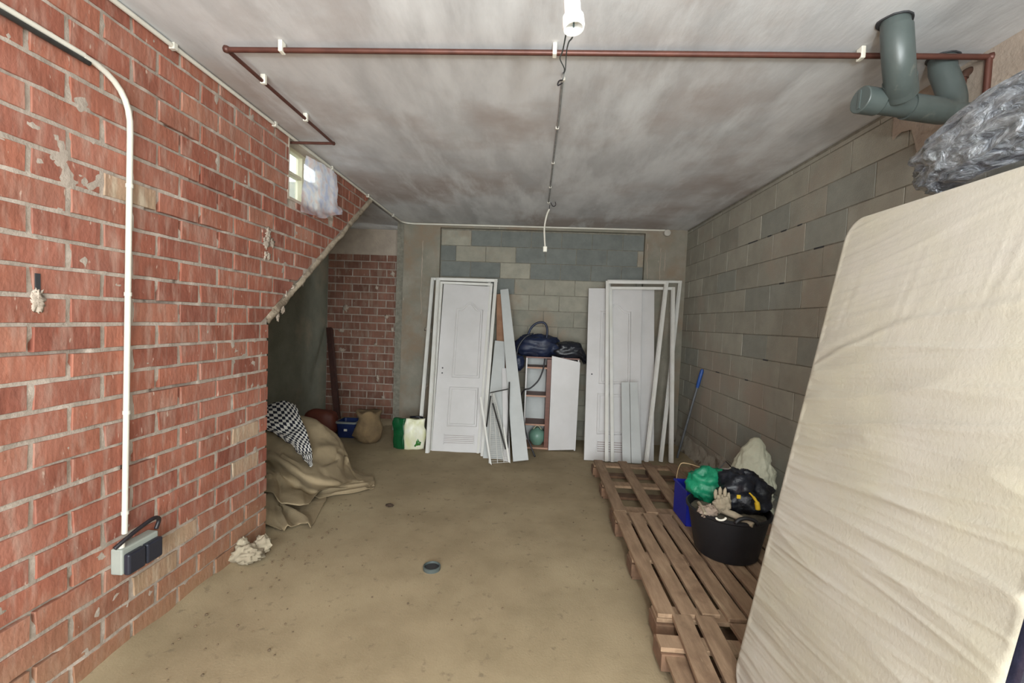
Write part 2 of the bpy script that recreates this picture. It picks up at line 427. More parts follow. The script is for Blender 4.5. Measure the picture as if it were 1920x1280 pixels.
# uneven mortar skin between the bricks
sl = .717
def inwall(y, z):
    if y > YE and z < Z0+(y-YE)*sl+.005: return False
    if WY0 < y < WY1 and z > WZ0: return False
    return 0 <= z <= H
vs, fs, idx = [], [], {}
ny, nz_ = np.arange(.9, YT+.1, .016), np.arange(0, H+.001, .016)
def vid(i, j):
    if (i, j) not in idx:
        y, z = ny[i], nz_[j]
        dd = -.0055+.0065*noise.fractal(Vector((y*14, z*14, 2)), .8, 2, 3)+.003*noise.noise(Vector((y*2.2, z*2.2, 7)))
        if noise.noise(Vector((y*1.7, round(z/.1014)*3.7, 5))) > .40: dd -= .012          # stretches where the joint stayed open
        idx[(i, j)] = len(vs); vs.append((XL+min(dd, .0035), y, z))
    return idx[(i, j)]
for i in range(len(ny)-1):
    for j in range(len(nz_)-1):
        if all(inwall(ny[a], nz_[b]) for a in (i, i+1) for b in (j, j+1)): fs.append((vid(i, j), vid(i+1, j), vid(i+1, j+1), vid(i, j+1)))
MB().add(vs, fs).build('mortar_skin', m_mortar, wall_left, smooth=True)
TAN = [(2.61, .66), (2.02, .36), (1.86, .26), (2.55, .76), (1.76, 2.05), (1.93, 1.95), (2.62, .56)]
def lmats(u, v, rr):
    if any(abs(u-a) < .125 and abs(v-b) < .052 for a, b in TAN) and rr.random() < .8: return m_tan
    return m_brick
nb = lay(wall_left, (UL, VL, NL), (XL, 0, 0), (1.0, YT), (.0, H-.005), (.256, .1014), .0125, (1.56-.256*6, 1.432-.256*5), .0034, .03, lmats, .0035, .0025, 'brick',
         clips=((0, -1, -.0), (sl, -1, sl*YE-Z0-.02),) , holes=((WY0, WY1, WZ0, H+.1),), proud=.002, dz=.002,
         skip=lambda u, v: False) if False else 0
def keepcut(u, v): return False
# clips: end of wall (u<=YE) only below the slope; the slope: v >= Z0+(u-YE)*sl+.05
nb += lay(wall_left, (UL, VL, NL), (XL, 0, 0), (1.0, YE), (0, Z0), (.256, .1014), .0125, (1.56-.256*6, 1.432-.256*5), .0034, .03, lmats, .0045, .0025, 'brick', proud=.0025, dz=.003)
nb += lay(wall_left, (UL, VL, NL), (XL, 0, 0), (1.0, YT), (Z0+.0, H-.004), (.256, .1014), .0125, (1.56-.256*6, 1.432-.256*5), .0034, .03, lmats, .0035, .0025, 'brick',
          clips=((sl, -1, sl*YE-Z0-.06),), holes=((WY0-.01, WY1+.012, WZ0-.01, H+.1),), proud=.002, dz=.002)
print('bricks', nb)
# out of view behind the camera the bond goes on as one joined part
far = MB(); rr = random.Random(3)
for k in range(27):
    off = (0, .128)[k % 2]; y = 1.0-.256*14+off
    while y < 1.0:
        y1 = min(y+.241, 1.0)
        far.bbox((XL-.03, y, .0034+k*.1014+.008), (XL+.001, y1, min(H, .0034+(k+1)*.1014-.008))); y += .256
far.build('brickwork', m_brick, wall_left, kind='stuff')
# rough mortar band along the stair slope and its lumps
P = []
for i in range(60):
    t = i/59; y = YE+.0+(YT-YE+.1)*t; z = Z0+(y-YE)*sl
    w_ = .055+.03*noise.noise(Vector((y*4, 0, 0))); nx = Vector((0, -sl, 1)).normalized()
    row = []
    for j in range(7):
        s_ = j/6; b = Vector((XL, y, z))+nx*(w_*s_-.012)
        b.x = XL-.004+.020*math.sin(math.pi*s_)+.012*noise.fractal(b*14, .8, 2, 3)
        row.append(b)
    P.append(row)
MB().grid(P).build('mortar_band', M('mortar_band', (168, 154, 134), (140, 126, 108), 14, .95, .008, 50, c3=(112, 98, 82), s3=9, t3=(.5, .62)), wall_left, smooth=True, solid=.02, label='rough mortar along the slope')
# shade of an open vertical joint near the camera, as a dark strip, with a blob of mortar under it
g = MB().bbox((XL-.002, 1.447, 1.535), (XL+.0035, 1.462, 1.60)); g.build('joint_shade', m_hole, wall_left)
def lumps(name, parent, spots, mat, size=.02, seed=1, ax=0):
    mb = MB(); r_ = random.Random(seed)
    for p in spots:
        b = blob(p, [size*(.28 if i == ax else 1)*r_.uniform(.6, 1.5) for i in range(3)], .9, 5, r_.random()*50, 20, 14)
        mb.add(b.v, b.f)
    return mb.build(name, mat, parent, smooth=True)
lumps('mortar_lumps', wall_left, [(XL, 1.455, 1.525), (XL, 1.455, 1.50), (XL, 2.78, 1.955), (XL, 2.74, 1.955), (XL, 2.76, 1.93), (XL, 2.82, 1.95), (XL, 2.75, 1.86), (XL, 2.785, 1.857),
      (XL, 2.775, 1.985), (XL, 2.775, 2.01), (XL+.005, 2.95, 1.52), (XL, 3.0, 1.60), (XL, 3.1, 1.68), (XL, 3.22, 1.75), (XL, 2.9, 1.47)], m_plaster, .022, 4)

# stair slab behind the wall: underside roofs the alcove
s = MB(); y0, z0_, y1, z1_ = .85, 0.03, YT+.14, Z0+(YT+.14-YE)*sl
q = [(y0, z0_), (y1, z1_), (y1, z1_+.16), (y0, z0_+.16)]
pw = poly_wall('', q, XL-TH-1.2, XL-TH, m_conc)
stair = struct(pw.build('stair_slab', m_conc))
# alcove walls
pts = [(.9, -.05), (6.2, -.05), (6.2, H), (YT+.1, H), (.9, .1)]
struct(poly_wall('', pts, AX-.12, AX, M('alcove_concrete', (186, 186, 170), (168, 168, 152), 4, .9, .003, 60, c3=(164, 154, 136), s3=1.7, t3=(.5, .68))).build('wall_alcove_side', m_conc))
ab = struct(MB().bbox((-3.05, AY+.008, -.05), (-1.1, AY+.13, H)).build('wall_alcove_back', m_mortar))
na = lay(ab, (Vector((1, 0, 0)), VL, Vector((0, -1, 0))), (0, AY, 0), (AX+.005, -1.55), (0, 2.36), (.245, .108), .012, (.0, .122), .0, .02, lambda u, v, r: m_brick_dark, .003, .002, 'brick', dz=.001)
MB().bbox((AX, AY-.004, 2.36), (-1.55, AY+.02, H)).build('plaster_band', m_plaster, ab)
lumps('mortar_lumps', ab, [(-2.25+.5*rnd.random(), AY, z) for z in (.35, .62, .75, 1.1, 1.32, 1.5, 1.9, 2.1)]+[(-2.7, AY, 1.0), (-2.72, AY, 1.28), (-2.66, AY, 1.6)], m_plaster, .028, 8, 1)
print('alcove bricks', na)

# back wall: two pilasters with the block infill set back between them
wb = struct(MB().bbox((-1.80, D+.06, -.05), (XR+.1, D+.25, H)).build('wall_back', m_joint))
def rough_pil(x0, x1, name):
    P = []
    for i in range(28):
        z = H*i/27
        P.append([(x0, D+.12, z)]+[(x0+(x1-x0)*j/6+.003*noise.noise(Vector((j, z*3, 1))), D+.004*noise.noise(Vector((j, z*4, x0))), z) for j in range(7)]+[(x1, D+.12, z)])
    return MB().grid(P).build(name, m_pilaster, wb)
rough_pil(-1.695, -1.225, 'pilaster'); rough_pil(1.365, XR, 'pilaster')
MB().bbox((-1.225, D-.0, 2.665), (1.365, D+.12, H)).build('lintel', m_pilaster, wb)
GREY = {(0, 1), (0, 2), (0, 3), (0, 4), (0, 5), (0, 6), (1, 3), (1, 4), (1, 6), (2, 0), (2, 1), (2, 3), (2, 4), (2, 5), (2, 6), (4, 0), (5, 0)}
def bm(u, v, r):
    k = int((2.65-v)/.2); i = int((u+1.22)/.386)
    return m_block_grey if (k, i) in GREY or r.random() < .06 else m_block
nn = lay(wb, (Vector((1, 0, 0)), VL, Vector((0, -1, 0))), (0, D+.05, 0), (-1.222, 1.362), (.0, 2.652), (.386, .2), .007, (-.832, -.832+.193), .05, .05, bm, .0018, .0015, 'concrete_block')
# small cement runs on the pilasters
cr_ = MB()
for x, za, zb in ((-1.45, 1.55, 2.5), (1.40, 2.1, 2.55), (1.56, 2.05, 2.5), (1.62, 2.2, 2.45)):
    pp = [Vector((x+.018*noise.noise(Vector((x*9, 0, z*4)))+.006*noise.noise(Vector((0, x, z*17))), D-.001, z)) for z in np.arange(za, zb, .02)]
    cr_.tube(pp, [.0045+.004*noise.noise(Vector((x, 3, p_.z*12))) for p_ in pp], 6)
for x, z in ((-1.36, 1.36), (-1.33, 1.34), (-1.37, .66), (-1.36, .61)):
    b = blob((x, D, z), (.03, .008, .02), .8, 5, x*z, 16, 10); cr_.add(b.v, b.f)
cr_.build('cement_runs', m_plaster, wb, smooth=True)
# right wall
wr = struct(MB().bbox((XR+.0035, -2.6, -.05), (XR+.2, D+.2, H)).build('wall_right', m_joint))
m_block_rg = M('block_side_greyer', (148, 148, 138), (138, 139, 130), 8, .92, .003, 140, vary=.05)
DK = [(3.85, 1.36), (3.0, 2.17), (4.6, 1.96)]
def rm(u, v, r): return m_block_rg if (r.random() < .12 or any(abs(u-a) < .2 and abs(v-b) < .1 for a, b in DK)) else m_block_r
nr = lay(wr, (UL, VL, Vector((-1, 0, 0))), (XR, 0, 0), (-2.6, D+.05), (0, H-.02), (.412, .2), .006, (4.035, 4.241), .07, .05, rm, .0018, .0012, 'concrete_block', proud=.001)
print('blocks', nn, nr)
# shade of open gaps in the bed joints, put on as dark strips
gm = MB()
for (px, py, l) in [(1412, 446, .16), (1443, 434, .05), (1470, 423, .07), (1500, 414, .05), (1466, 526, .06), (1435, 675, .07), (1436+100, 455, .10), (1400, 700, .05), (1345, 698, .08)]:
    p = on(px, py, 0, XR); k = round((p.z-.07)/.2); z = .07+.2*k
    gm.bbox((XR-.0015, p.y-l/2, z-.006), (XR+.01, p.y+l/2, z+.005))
gm.build('joint_shade', m_hole, wr)
# plaster patch round the drain pipe at the top of the right wall, and its rough cement foot
P = []
for i in range(14):
    row = []
    for j in range(20):
        y = 1.35+1.13*j/19; z = H-.0-(.15+.11*max(0, noise.noise(Vector((y*6, 0, 2)))+.5)+(.14 if y < 2.32 else -.02))*i/13
        row.append((XR-.012-.004*noise.noise(Vector((y*8, z*8, 0))), y, z))
    P.append(row)
MB().grid(P).build('plaster_patch', m_plaster, wr, smooth=True)
P = []
for i in range(46):
    y = 3.0+2.6*i/45; row = []
    hh = .17+.09*noise.noise(Vector((y*2.7, 0, 0)))
    for j in range(9):
        t = j/8; row.append((XR-.002-.05*(1-t)**1.5-.018*abs(noise.fractal(Vector((y*7, t*4, 3)), .8, 2, 4)), y, hh*t*1.35))
    P.append(row)
MB().grid(P).build('cement_foot', M('cement_foot', (184, 178, 164), (156, 148, 134), 9, .95, .006, 30, c3=(112, 100, 86), s3=7, t3=(.54, .64)), wr, smooth=True, label='rough cement rubbed over the lowest block course')
# rear end of the room with an added fill light opening behind the camera
wrear = MB().bbox((-1.85, -2.72, -.05), (-1.45, -2.6, H)).bbox((1.45, -2.72, -.05), (2.0, -2.6, H)).bbox((-1.45, -2.72, 2.3), (1.45, -2.6, H))
struct(wrear.build('wall_rear', m_conc))

# ------------------------------------------------------------------ window
win = thing('window_1', 'small window high in the brick wall', 'window'); del win['category']; del win['label']; struct(win)
wx = XL-TH
win.location = (wx, (WY0+WY1)/2, WZ0)
m_wf = M('window_frame_cream', (206, 200, 170), None, rough=.5)
fr = MB(); zt = WZ1-.005; fx0, fx1 = wx-.01, wx+.035
for a, b in (((WY0, WZ0), (WY1, WZ0+.035)), ((WY0, zt-.035), (WY1, zt)), ((WY0, WZ0), (WY0+.035, zt)), ((WY1-.035, WZ0), (WY1, zt))):
    fr.bbox((fx0, a[0], a[1]), (fx1, b[0], b[1]))
fr.build('window_frame', m_wf, win, bevel=.003)
MB().bbox((fx0, WY0+.035, WZ0+.205), (fx1+.005, WY1-.035, WZ0+.228)).build('glazing_bar', m_wf, win)
MB().bbox((fx0, WY0+.33, WZ0+.035), (fx1+.008, WY0+.355, zt-.035)).build('mullion', m_wf, win)
for a in (WY0+.035, WY0+.355):
    for b in (WZ0+.035, WZ0+.228):
        MB().bbox((wx+.008, a, b), (wx+.012, a+(.295 if a < WY0+.1 else WY1-WY0-.39), (WZ0+.205) if b < WZ0+.1 else zt-.035)).build('pane', m_glass, win)
rv = MB().bbox((wx, WY0, WZ0-.02), (XL+.004, WY1, WZ0)).bbox((wx, WY0-.012, WZ0-.02), (XL+.002, WY0, H)).bbox((wx, WY1, WZ0-.02), (XL+.002, WY1+.012, H)).bbox((wx, WY0, H-.012), (XL, WY1, H))
rv.build('window_reveal', m_plaster, win)
# the plastic sheet hung over its far half
net = []
pxs = [[(572, 292), (590, 300), (606, 308), (622, 318), (632, 328)],
       [(570, 325), (586, 330), (604, 340), (620, 350), (632, 362)],
       [(566, 358), (582, 362), (600, 368), (618, 374), (634, 382)],
       [(563, 382), (578, 388), (596, 394), (614, 398), (640, 392)],
       [(564, 397), (582, 402), (603, 409), (620, 405), (641, 402)]]
for j, row in enumerate(pxs):
    net.append([on(px, py, 0, XL+.022+.018*((i+j) % 2)+.008*j) for i, (px, py) in enumerate(row)])
P = wrinkle(netsurf(net, 8), .009, 14, 3)
m_film = bpy.data.materials.new('plastic_sheet'); m_film.use_nodes = True
nt = m_film.node_tree; b = nt.nodes['Principled BSDF']; b.inputs['Base Color'].default_value = lin((225, 222, 228)); b.inputs['Roughness'].default_value = .25
tr = nt.nodes.new('ShaderNodeBsdfTranslucent'); tr.inputs[0].default_value = lin((232, 228, 240)); mx = nt.nodes.new('ShaderNodeMixShader'); mx.inputs[0].default_value = .7
tp = nt.nodes.new('ShaderNodeBsdfTransparent'); mx2 = nt.nodes.new('ShaderNodeMixShader'); mx2.inputs[0].default_value = .22
out = nt.nodes['Material Output']
nt.links.new(b.outputs[0], mx.inputs[1]); nt.links.new(tr.outputs[0], mx.inputs[2]); nt.links.new(mx.outputs[0], mx2.inputs[1]); nt.links.new(tp.outputs[0], mx2.inputs[2]); nt.links.new(mx2.outputs[0], out.inputs[0])
# printed marks: faint blue-grey and yellow patches
geo = nt.nodes.new('ShaderNodeNewGeometry'); nn_ = nt.nodes.new('ShaderNodeTexNoise'); nn_.inputs['Scale'].default_value = 16; nt.links.new(geo.outputs['Position'], nn_.inputs[0])
rp = nt.nodes.new('ShaderNodeValToRGB'); e = rp.color_ramp.elements; e[0].position = .36; e[0].color = lin((212, 214, 236)); e[1].position = .5; e[1].color = lin((236, 232, 238))
e2 = e.new(.68); e2.color = lin((238, 214, 214)); nt.links.new(nn_.outputs[0], rp.inputs[0]); nt.links.new(rp.outputs[0], b.inputs['Base Color']); nt.links.new(rp.outputs[0], tr.inputs[0])
sheet = solo(MB().grid(P), 'plastic_bag', m_film, 'crumpled white plastic bag hung over the high window', 'bag', smooth=True)

# ------------------------------------------------------------------ pipes and wiring
def arc(c, a, b, n=8):
    """points of a quarter turn from a to b about corner point c"""
    c, a, b = Vector(c), Vector(a), Vector(b); return [((1-t)**2)*a+2*t*(1-t)*c+t*t*b for t in [k/n for k in range(n+1)]]
# outlet conduit on the brick wall
cx = XL+.016
t = thing('conduit', 'white plastic conduit running down the brick wall to the outlet', 'pipe', (XL, 1.77, .55))
pts = [(cx, 1.765, .53), (cx, 1.790, 2.20)]+arc((cx, 1.80, 2.42), (cx, 1.790, 2.22), (cx, 1.60, 2.42))
MB().tube(pts, .011, 14).build('vertical_pipe', m_pvc, t, smooth='auto')
MB().tube([(cx+.002, 1.60, 2.422), (cx+.002, -1.5, 2.427)], .010, 12).build('horizontal_pipe', m_pvc, t, smooth='auto', label='white horizontal run')
MB().tube([(cx+.001, 1.622, 2.404), (cx+.001, -1.5, 2.408)], .009, 12).build('dark_pipe', m_metal, t, smooth='auto', label='dark pipe fixed under the white run')
for z in (.62, 1.05, 1.55, 2.0):
    MB().lathe([(.0135, -.008), (.0135, .008)], (cx, 1.7655+.0147*(z-.53), z), 14).build('pipe_clip', m_pvc, t, smooth=True)
# outlet box
oz, oy = .44, 1.80
t = thing('outlet_box', 'grey double outlet box with dark flap covers at the foot of the conduit', 'outlet', (XL, oy, .40))
m_grey = M('outlet_grey', (160, 164, 156), (150, 154, 146), 9, .5); m_flap = M('outlet_flap', (38, 40, 50), None, rough=.4)
MB().bbox((XL+.001, 1.715, .375), (XL+.052, 1.895, .485)).build('body', m_grey, t, bevel=.006)
for a in (1.722, 1.81): MB().bbox((XL+.050, a, .372), (XL+.078, a+.082, .462)).build('flap_cover', m_flap, t, bevel=.008)
cab = catmull([Vector(p) for p in [(XL+.03, 1.705, .495), (XL+.04, 1.74, .515), (XL+.045, 1.80, .535), (XL+.05, 1.87, .550), (XL+.045, 1.905, .530), (XL+.04, 1.895, .49)]], 6)
MB().tube(cab, .009, 10).build('cable_loop', m_dark, t, smooth=True)
MB().lathe([(0, 0), (.013, 0), (.013, .024), (0, .024)], (XL+.03, 1.735, .482), 12).build('cable_gland', m_pvc, t, smooth='auto')
# conduit under the ceiling, left wall then back wall
t = thing('ceiling_conduit', 'thin white conduit along the top of the brick wall and back wall', 'pipe', (XL, 3, H-.03))
MB().tube([(XL+.014, -1.5, H-.014), (XL+.014, 5.45, H-.016)]+arc((XL+.02, 5.61, H-.016), (XL+.014, 5.5, H-.016), (XL+.16, 5.618, H-.02))+[(1.60, D-.014, H-.012)], .0105, 12).build('long_pipe', m_pvc, t, smooth='auto')
for y in (1.2, 2.0, 2.8, 3.6, 4.4, 5.2): MB().bbox((XL+.001, y, H-.03), (XL+.028, y+.02, H-.001)).build('pipe_clip', m_pvc, t)
jb = MB().lathe([(0, .035), (.038, .03), (.042, .02), (.042, -.01), (0, -.01)], (1.62, D-.02, H-.045), 20, Vector((0, -1, 0)))
jb = solo(jb, 'junction_box', M('junction_grey', (176, 170, 160), None, rough=.6), 'small round grey junction box at the end of the back wall conduit', 'box', smooth='auto')
# copper gas pipe on the ceiling
cz = H-.036
t = thing('copper_pipe', 'long reddish copper pipe clipped across the ceiling', 'pipe', (0, 2, cz))
pa = [(1.865, 1.985, cz), (-1.43, 1.995, cz)]
MB().tube(pa, .0115, 12).build('cross_pipe', m_copper, t, smooth='auto')
MB().tube([(-1.44, 1.985, cz), (-1.43, 3.045, cz)], .0095, 12).build('side_pipe', m_copper, t, smooth='auto')
MB().tube([(-1.425, 3.045, cz), (XL-.10, 3.05, cz)], .0095, 12).build('window_pipe', m_copper, t, smooth='auto', label='short run out through the window head')
for c, r in (((-1.44, 1.992, cz), .0165), ((-1.43, 3.045, cz), .0135), ((1.87, 1.985, cz), .018)):
    MB().lathe([(0, -r), (r*.8, -r*.7), (r, 0), (r*.8, r*.7), (0, r)], c, 14).build('elbow', m_copper, t, smooth=True)
MB().tube([(1.862, 1.985, cz), (1.862, 1.985, 2.30)], .0125, 12).build('drop_pipe', m_copper, t, smooth='auto', label='short vertical drop into the corner')
for x in (-1.18, .047, 1.345):
    MB().bbox((x-.009, 1.972, cz-.015), (x+.009, 2.006, H-.001)).build('pipe_clip', m_clip, t, bevel=.003)
for y in (2.26, 2.68):
    MB().bbox((-1.448, y-.010, cz-.013), (-1.422, y+.010, H-.001)).build('pipe_clip', m_clip, t, bevel=.003)
t = thing('copper_stub', 'short copper pipe with elbow beside the grey drain pipe', 'pipe', (1.80, 2.1, 2.3))
MB().tube([on(1798, 190, 0, 1.84), on(1806, 145, 0, 1.84)], .014, 12).build('stub_pipe', m_copper, t, smooth='auto')
MB().tube(arc(on(1808, 134, 0, 1.84), on(1807, 147, 0, 1.84), on(1822, 132, 0, XR-.002)), .0165, 12).build('elbow', M('copper_dark', (84, 60, 50), None, rough=.5, metal=.4), t, smooth='auto')
# shadow line beside the pipe, put in as a thin blue strand
solo(MB().tube([(-1.20, 2.035, H-.006), (0.0, 2.025, H-.007), (1.30, 2.02, H-.006)], .0025, 6), 'pipe_shadow_line', M('shadow_line_blue', (70, 76, 110), None, rough=.5), 'thin blue strand put in as the shadow line beside the copper pipe', 'wire', smooth=True)
# bare lampholder hanging near the camera
t = thing('lampholder', 'white bulb socket hanging from the ceiling on its wires', 'lamp', (.075, 1.15, 2.24))
m_sock = M('socket_white', (240, 240, 238), None, rough=.35)
hc = at(1075, 40, 1.15); 
MB().lathe([(.0, .12), (.016, .118), (.019, .06), (.021, .055), (.021, .015), (.027, .010), (.028, -.014), (.026, -.02), (.022, -.02), (.021, .01), (0, .012)], hc, 28, Vector((-.10, .12, 1)).normalized()).build('socket', m_sock, t, smooth='auto')
wires = [(hc+Vector((-.008, .012, .05)), hc+Vector((-.012, .05, .02)), at(1055, 95, 1.5), at(1050, 110, 1.8), at(1058, 128, 2.05), Vector((.10, 2.2, H-.004))),
         (hc+Vector((.0, .012, .05)), hc+Vector((.004, .05, .0)), at(1066, 80, 1.5), at(1062, 100, 1.8), at(1060, 130, 2.05), Vector((.10, 2.21, H-.004)))]
for i, wv in enumerate(wires):
    MB().tube(catmull([Vector(p) for p in wv], 6), .0024, 6).build('wire', M('wire_grey', (66, 84, 88), None, rough=.5), t, smooth=True)
MB().tube([hc+Vector((-.011, .014, .115)), Vector((-.0, 1.36, H+.0))], .003, 6).build('wire', m_pvc, t, smooth=True)
# cable run to the back and the pendant flex
t = thing('ceiling_cable', 'grey twisted cable clipped along the ceiling towards the back', 'cable', (.11, 3.3, H-.01))
run = [Vector((.10+.006*noise.noise(Vector((y*2, 0, 0)))+.008*(y-2.2)/2.3, y, H-.008)) for y in np.arange(2.2, 4.56, .1)]
MB().tube(run, .006, 8).build('cable', M('cable_grey', (120, 122, 122), (150, 148, 144), 20, .6), t, smooth=True)
for y in (2.25, 2.8, 3.4, 4.0, 4.5):
    cx_ = .10+.008*(y-2.2)/2.3; MB().bbox((cx_-.010, y-.006, H-.016), (cx_+.010, y+.006, H-.0005)).build('cable_clip', m_pvc, t)
lo = [at(1055, 150, 2.21), at(1048, 152, 2.2), at(1046, 160, 2.2), at(1054, 156, 2.22)]
MB().tube(catmull(lo, 5), .0035, 6).build('wire_knot', m_dark, t, smooth=True)
lo = [at(1028, 360, 4.52), at(1038, 372, 4.50), at(1042, 384, 4.50), at(1036, 386, 4.52), at(1030, 372, 4.54)]
MB().tube(catmull(lo, 6), .004, 6).build('wire_loop', m_dark, t, smooth=True)
t = thing('pendant_flex', 'short white flex with a white connector hanging by the back wall', 'cable', (.10, 4.55, 2.2))
fl = catmull([at(1030, 392, 4.55), at(1025, 404, 4.55), at(1021, 425, 4.55), at(1021, 445, 4.55), at(1022, 462, 4.55)], 6)
MB().tube([at(1031, 384, 4.55), fl[0]], .003, 6).build('wire', m_dark, t, smooth=True)
MB().tube(fl, .009, 8).build('flex', m_pvc, t, smooth=True)
p = at(1022, 467, 4.55); MB().box(p, (.040, .03, .055)).build('connector', m_clip, t, bevel=.006)
MB().tube([p, p+Vector((.003, 0, -.075))], .004, 6).build('wire', M('wire_tail', (90, 92, 88), None, rough=.5), t, smooth=True)
# grey drain pipe
t = thing('drain_pipe', 'grey plastic drain pipe coming down through the ceiling', 'pipe', (1.5, 1.9, 2.45))
R_ = .048
e0 = Vector((1.350, 1.83, H+.04)); e1 = Vector((1.40, 1.80, 2.60)); e2 = Vector((1.455, 1.86, 2.50))
MB().tube([e0, (1.350, 1.81, 2.66)], R_*.98, 26).build('down_pipe', m_drain, t, smooth='auto')
MB().tube(arc(Vector((1.350, 1.79, 2.54)), Vector((1.350, 1.81, 2.675)), Vector((1.435, 1.88, 2.49)), 10), R_*1.07, 26).build('elbow', m_drain, t, smooth='auto')
MB().tube([(1.410, 1.856, 2.515), (1.455, 1.90, 2.478)], R_*1.14, 26).build('collar', m_drain, t, smooth='auto')
a, b = Vector((1.325, 1.93, 2.470)), Vector((1.80, 1.99, 2.445))
MB().tube([a, b], R_*.93, 26).build('cross_pipe', m_drain, t, smooth='auto')
dx = (b-a).normalized()
MB().tube([a-dx*.012, a+dx*.07], R_*1.08, 26).build('end_cap', m_drain, t, smooth='auto', bevel=.004)
MB().box(a-dx*.014, (.006, .01, .075), dx.to_track_quat('X', 'Z').to_matrix()).build('cap_grip', m_drain, t)
MB().tube([a+dx*.20, a+dx*.34], R_*1.05, 26).build('collar', m_drain, t, smooth='auto')
MB().tube(arc(Vector((1.80, 2.00, 2.43)), a+dx*.33, Vector((1.735, 2.05, 2.66)), 10)+[Vector((1.735, 2.06, H+.03))], R_*1.02, 26).build('riser_elbow', m_drain, t, smooth='auto')
# rough hole edges where it enters the ceiling
for c, rr_ in (((1.350, 1.825), .058), ((1.735, 2.055), .058)):
    mb = MB(); pr = []
    ring = [(c[0]+math.cos(a_)*rr_*(1+.25*noise.noise(Vector((a_*1.3, c[0], 0)))), c[1]+math.sin(a_)*rr_*(1+.3*noise.noise(Vector((a_*1.7, c[1], 2))))) for a_ in np.arange(0, 2*math.pi, .3)]
    n = len(ring); mb.add([(x, y, H-.006) for x, y in ring]+[(x, y, H+.01) for x, y in ring], [tuple(range(n))]+[(i, (i+1) % n, n+(i+1) % n, n+i) for i in range(n)])
    mb.build('pipe_hole', m_hole, ceil)

# ------------------------------------------------------------------ mattress, bed base, wrapped bundle
KX = .1766
def mxx(z): return 1.133+KX*(z-1.911)
ym0, ym1, zm0, zm1 = .872, 1.68, .150, 1.911
nrm = Vector((-1, 0, KX)).normalized(); upv = Vector((KX, 0, 1)).normalized()
HL = (zm1-zm0)/upv.z; WL_ = ym1-ym0
org = Vector((mxx(zm0), ym0, zm0))
def rounded(u, v, rad, Lu, Lv):
    """square to rounded-rectangle remap of outline: returns inward shrink at corner"""
    return u, v
t = thing('mattress', 'large cream mattress wrapped in clear plastic film standing on edge', 'mattress', (mxx(zm0)+.1, 1.27, zm0))
NU, NV = 130, 420; P = []
def ridge(n_, k): return max(0.0, 1-abs(n_)*k)**1.6
def wr_h(y, z):
    u_ = y-ym0; far_ = u_/(ym1-ym0)
    w_ = z+(.07+.07*max(0, min(1, (z-1.1)/.3)))*u_+.02*far_*far_
    w_ += .012*noise.noise(Vector((y*2.4, z*2.0, 1)))
    h = .0045*noise.noise(Vector((y*1.2, w_*5, 3)))
    low = max(.25, min(1, (1.75-z)/.35))
    h += low*.0060*ridge(noise.noise(Vector((y*.75+3, w_*6.5, 3))), 5)
    h += low*.0040*ridge(noise.noise(Vector((y*1.1+9, w_*12, 8))), 4.5)
    h += .0022*ridge(noise.noise(Vector((y*1.9, w_*30, 11))), 3)*(.35+.65*far_)
    h += .0012*ridge(noise.noise(Vector((y*3.4, w_*62, 5))), 2.6)*(.25+.75*far_**2)
    # the film sags in fine pleats under the upper edge
    top_ = math.exp(-((z-(1.70-.16*far_))/.13)**2)
    h += top_*.0022*ridge(noise.noise(Vector((y*26+z*4, z*3.2, 2))), 2.6)*max(0, noise.noise(Vector((y*5, z*2, 9)))+.35)
    d_ = z-(1.60-.22*far_*far_+.03*noise.noise(Vector((y*4, 0, 0))))
    h += .004*math.exp(-(d_/.012)**2)-.003*math.exp(-((d_-.02)/.02)**2)
    return h
for i in range(NV+1):
    v = HL*i/NV; row = []
    for j in range(NU+1):
        u = WL_*j/NU
        rad = .075; uu, vv = u, v
        # round the outline corners
        for cu, cv in ((rad, rad), (WL_-rad, rad), (rad, HL-rad), (WL_-rad, HL-rad)):
            du, dv = uu-cu, vv-cv
            if (du*(1 if cu > WL_/2 else -1) > 0) and (dv*(1 if cv > HL/2 else -1) > 0):
                mxd = max(abs(du), abs(dv)); l = math.hypot(du, dv)
                if l > 1e-6: uu, vv = cu+du*mxd/l, cv+dv*mxd/l
        edge = min(u, WL_-u, v, HL-v); fall = .004*max(0, 1-edge/.012)**2
        p = org+Vector((0, 1, 0))*uu+upv*vv
        p = p+nrm*((wr_h(p.y, p.z)-.005)*min(1, edge/.02)-fall)
        row.append(p)
    P.append(row)
m_mat = M('mattress_cover', (172, 166, 148), (163, 157, 144), 3, .5, .0010, 120, c3=(174, 168, 158), s3=2, t3=(.45, .7))
MB().grid(P).build('cover_face', m_mat, t, smooth=True)
# dark side border: follows the rounded outline
def rrect(off, rad=.078, n=8):
    out = []
    for cu, cv, a0 in ((WL_-rad, HL-rad, 0), (rad, HL-rad, 90), (rad, rad, 180), (WL_-rad, rad, 270)):
        for k in range(n+1):
            a_ = math.radians(a0+90*k/n); out.append((cu+(rad+off)*math.cos(a_), cv+(rad+off)*math.sin(a_)))
    return out
m_side = M('mattress_side', (34, 34, 50), (24, 24, 36), 14, .35, .002, 60, coat=.5)
mb = MB(); secs = [(-.004, .018), (.006, .024), (.009, .12), (.006, .215), (-.02, .222)]
rings = [[org+Vector((0, 1, 0))*a_+upv*b_-nrm*dp for a_, b_ in rrect(of)] for of, dp in secs]
n = len(rings[0]); mb.add([q for r in rings for q in r], [(i*n+k, i*n+(k+1) % n, (i+1)*n+(k+1) % n, (i+1)*n+k) for i in range(len(rings)-1) for k in range(n)]+[tuple((len(rings)-1)*n+k for k in range(n)), tuple(range(n))[::-1]])
mb.build('side_border', m_side, t, smooth='auto', label='dark navy side border')
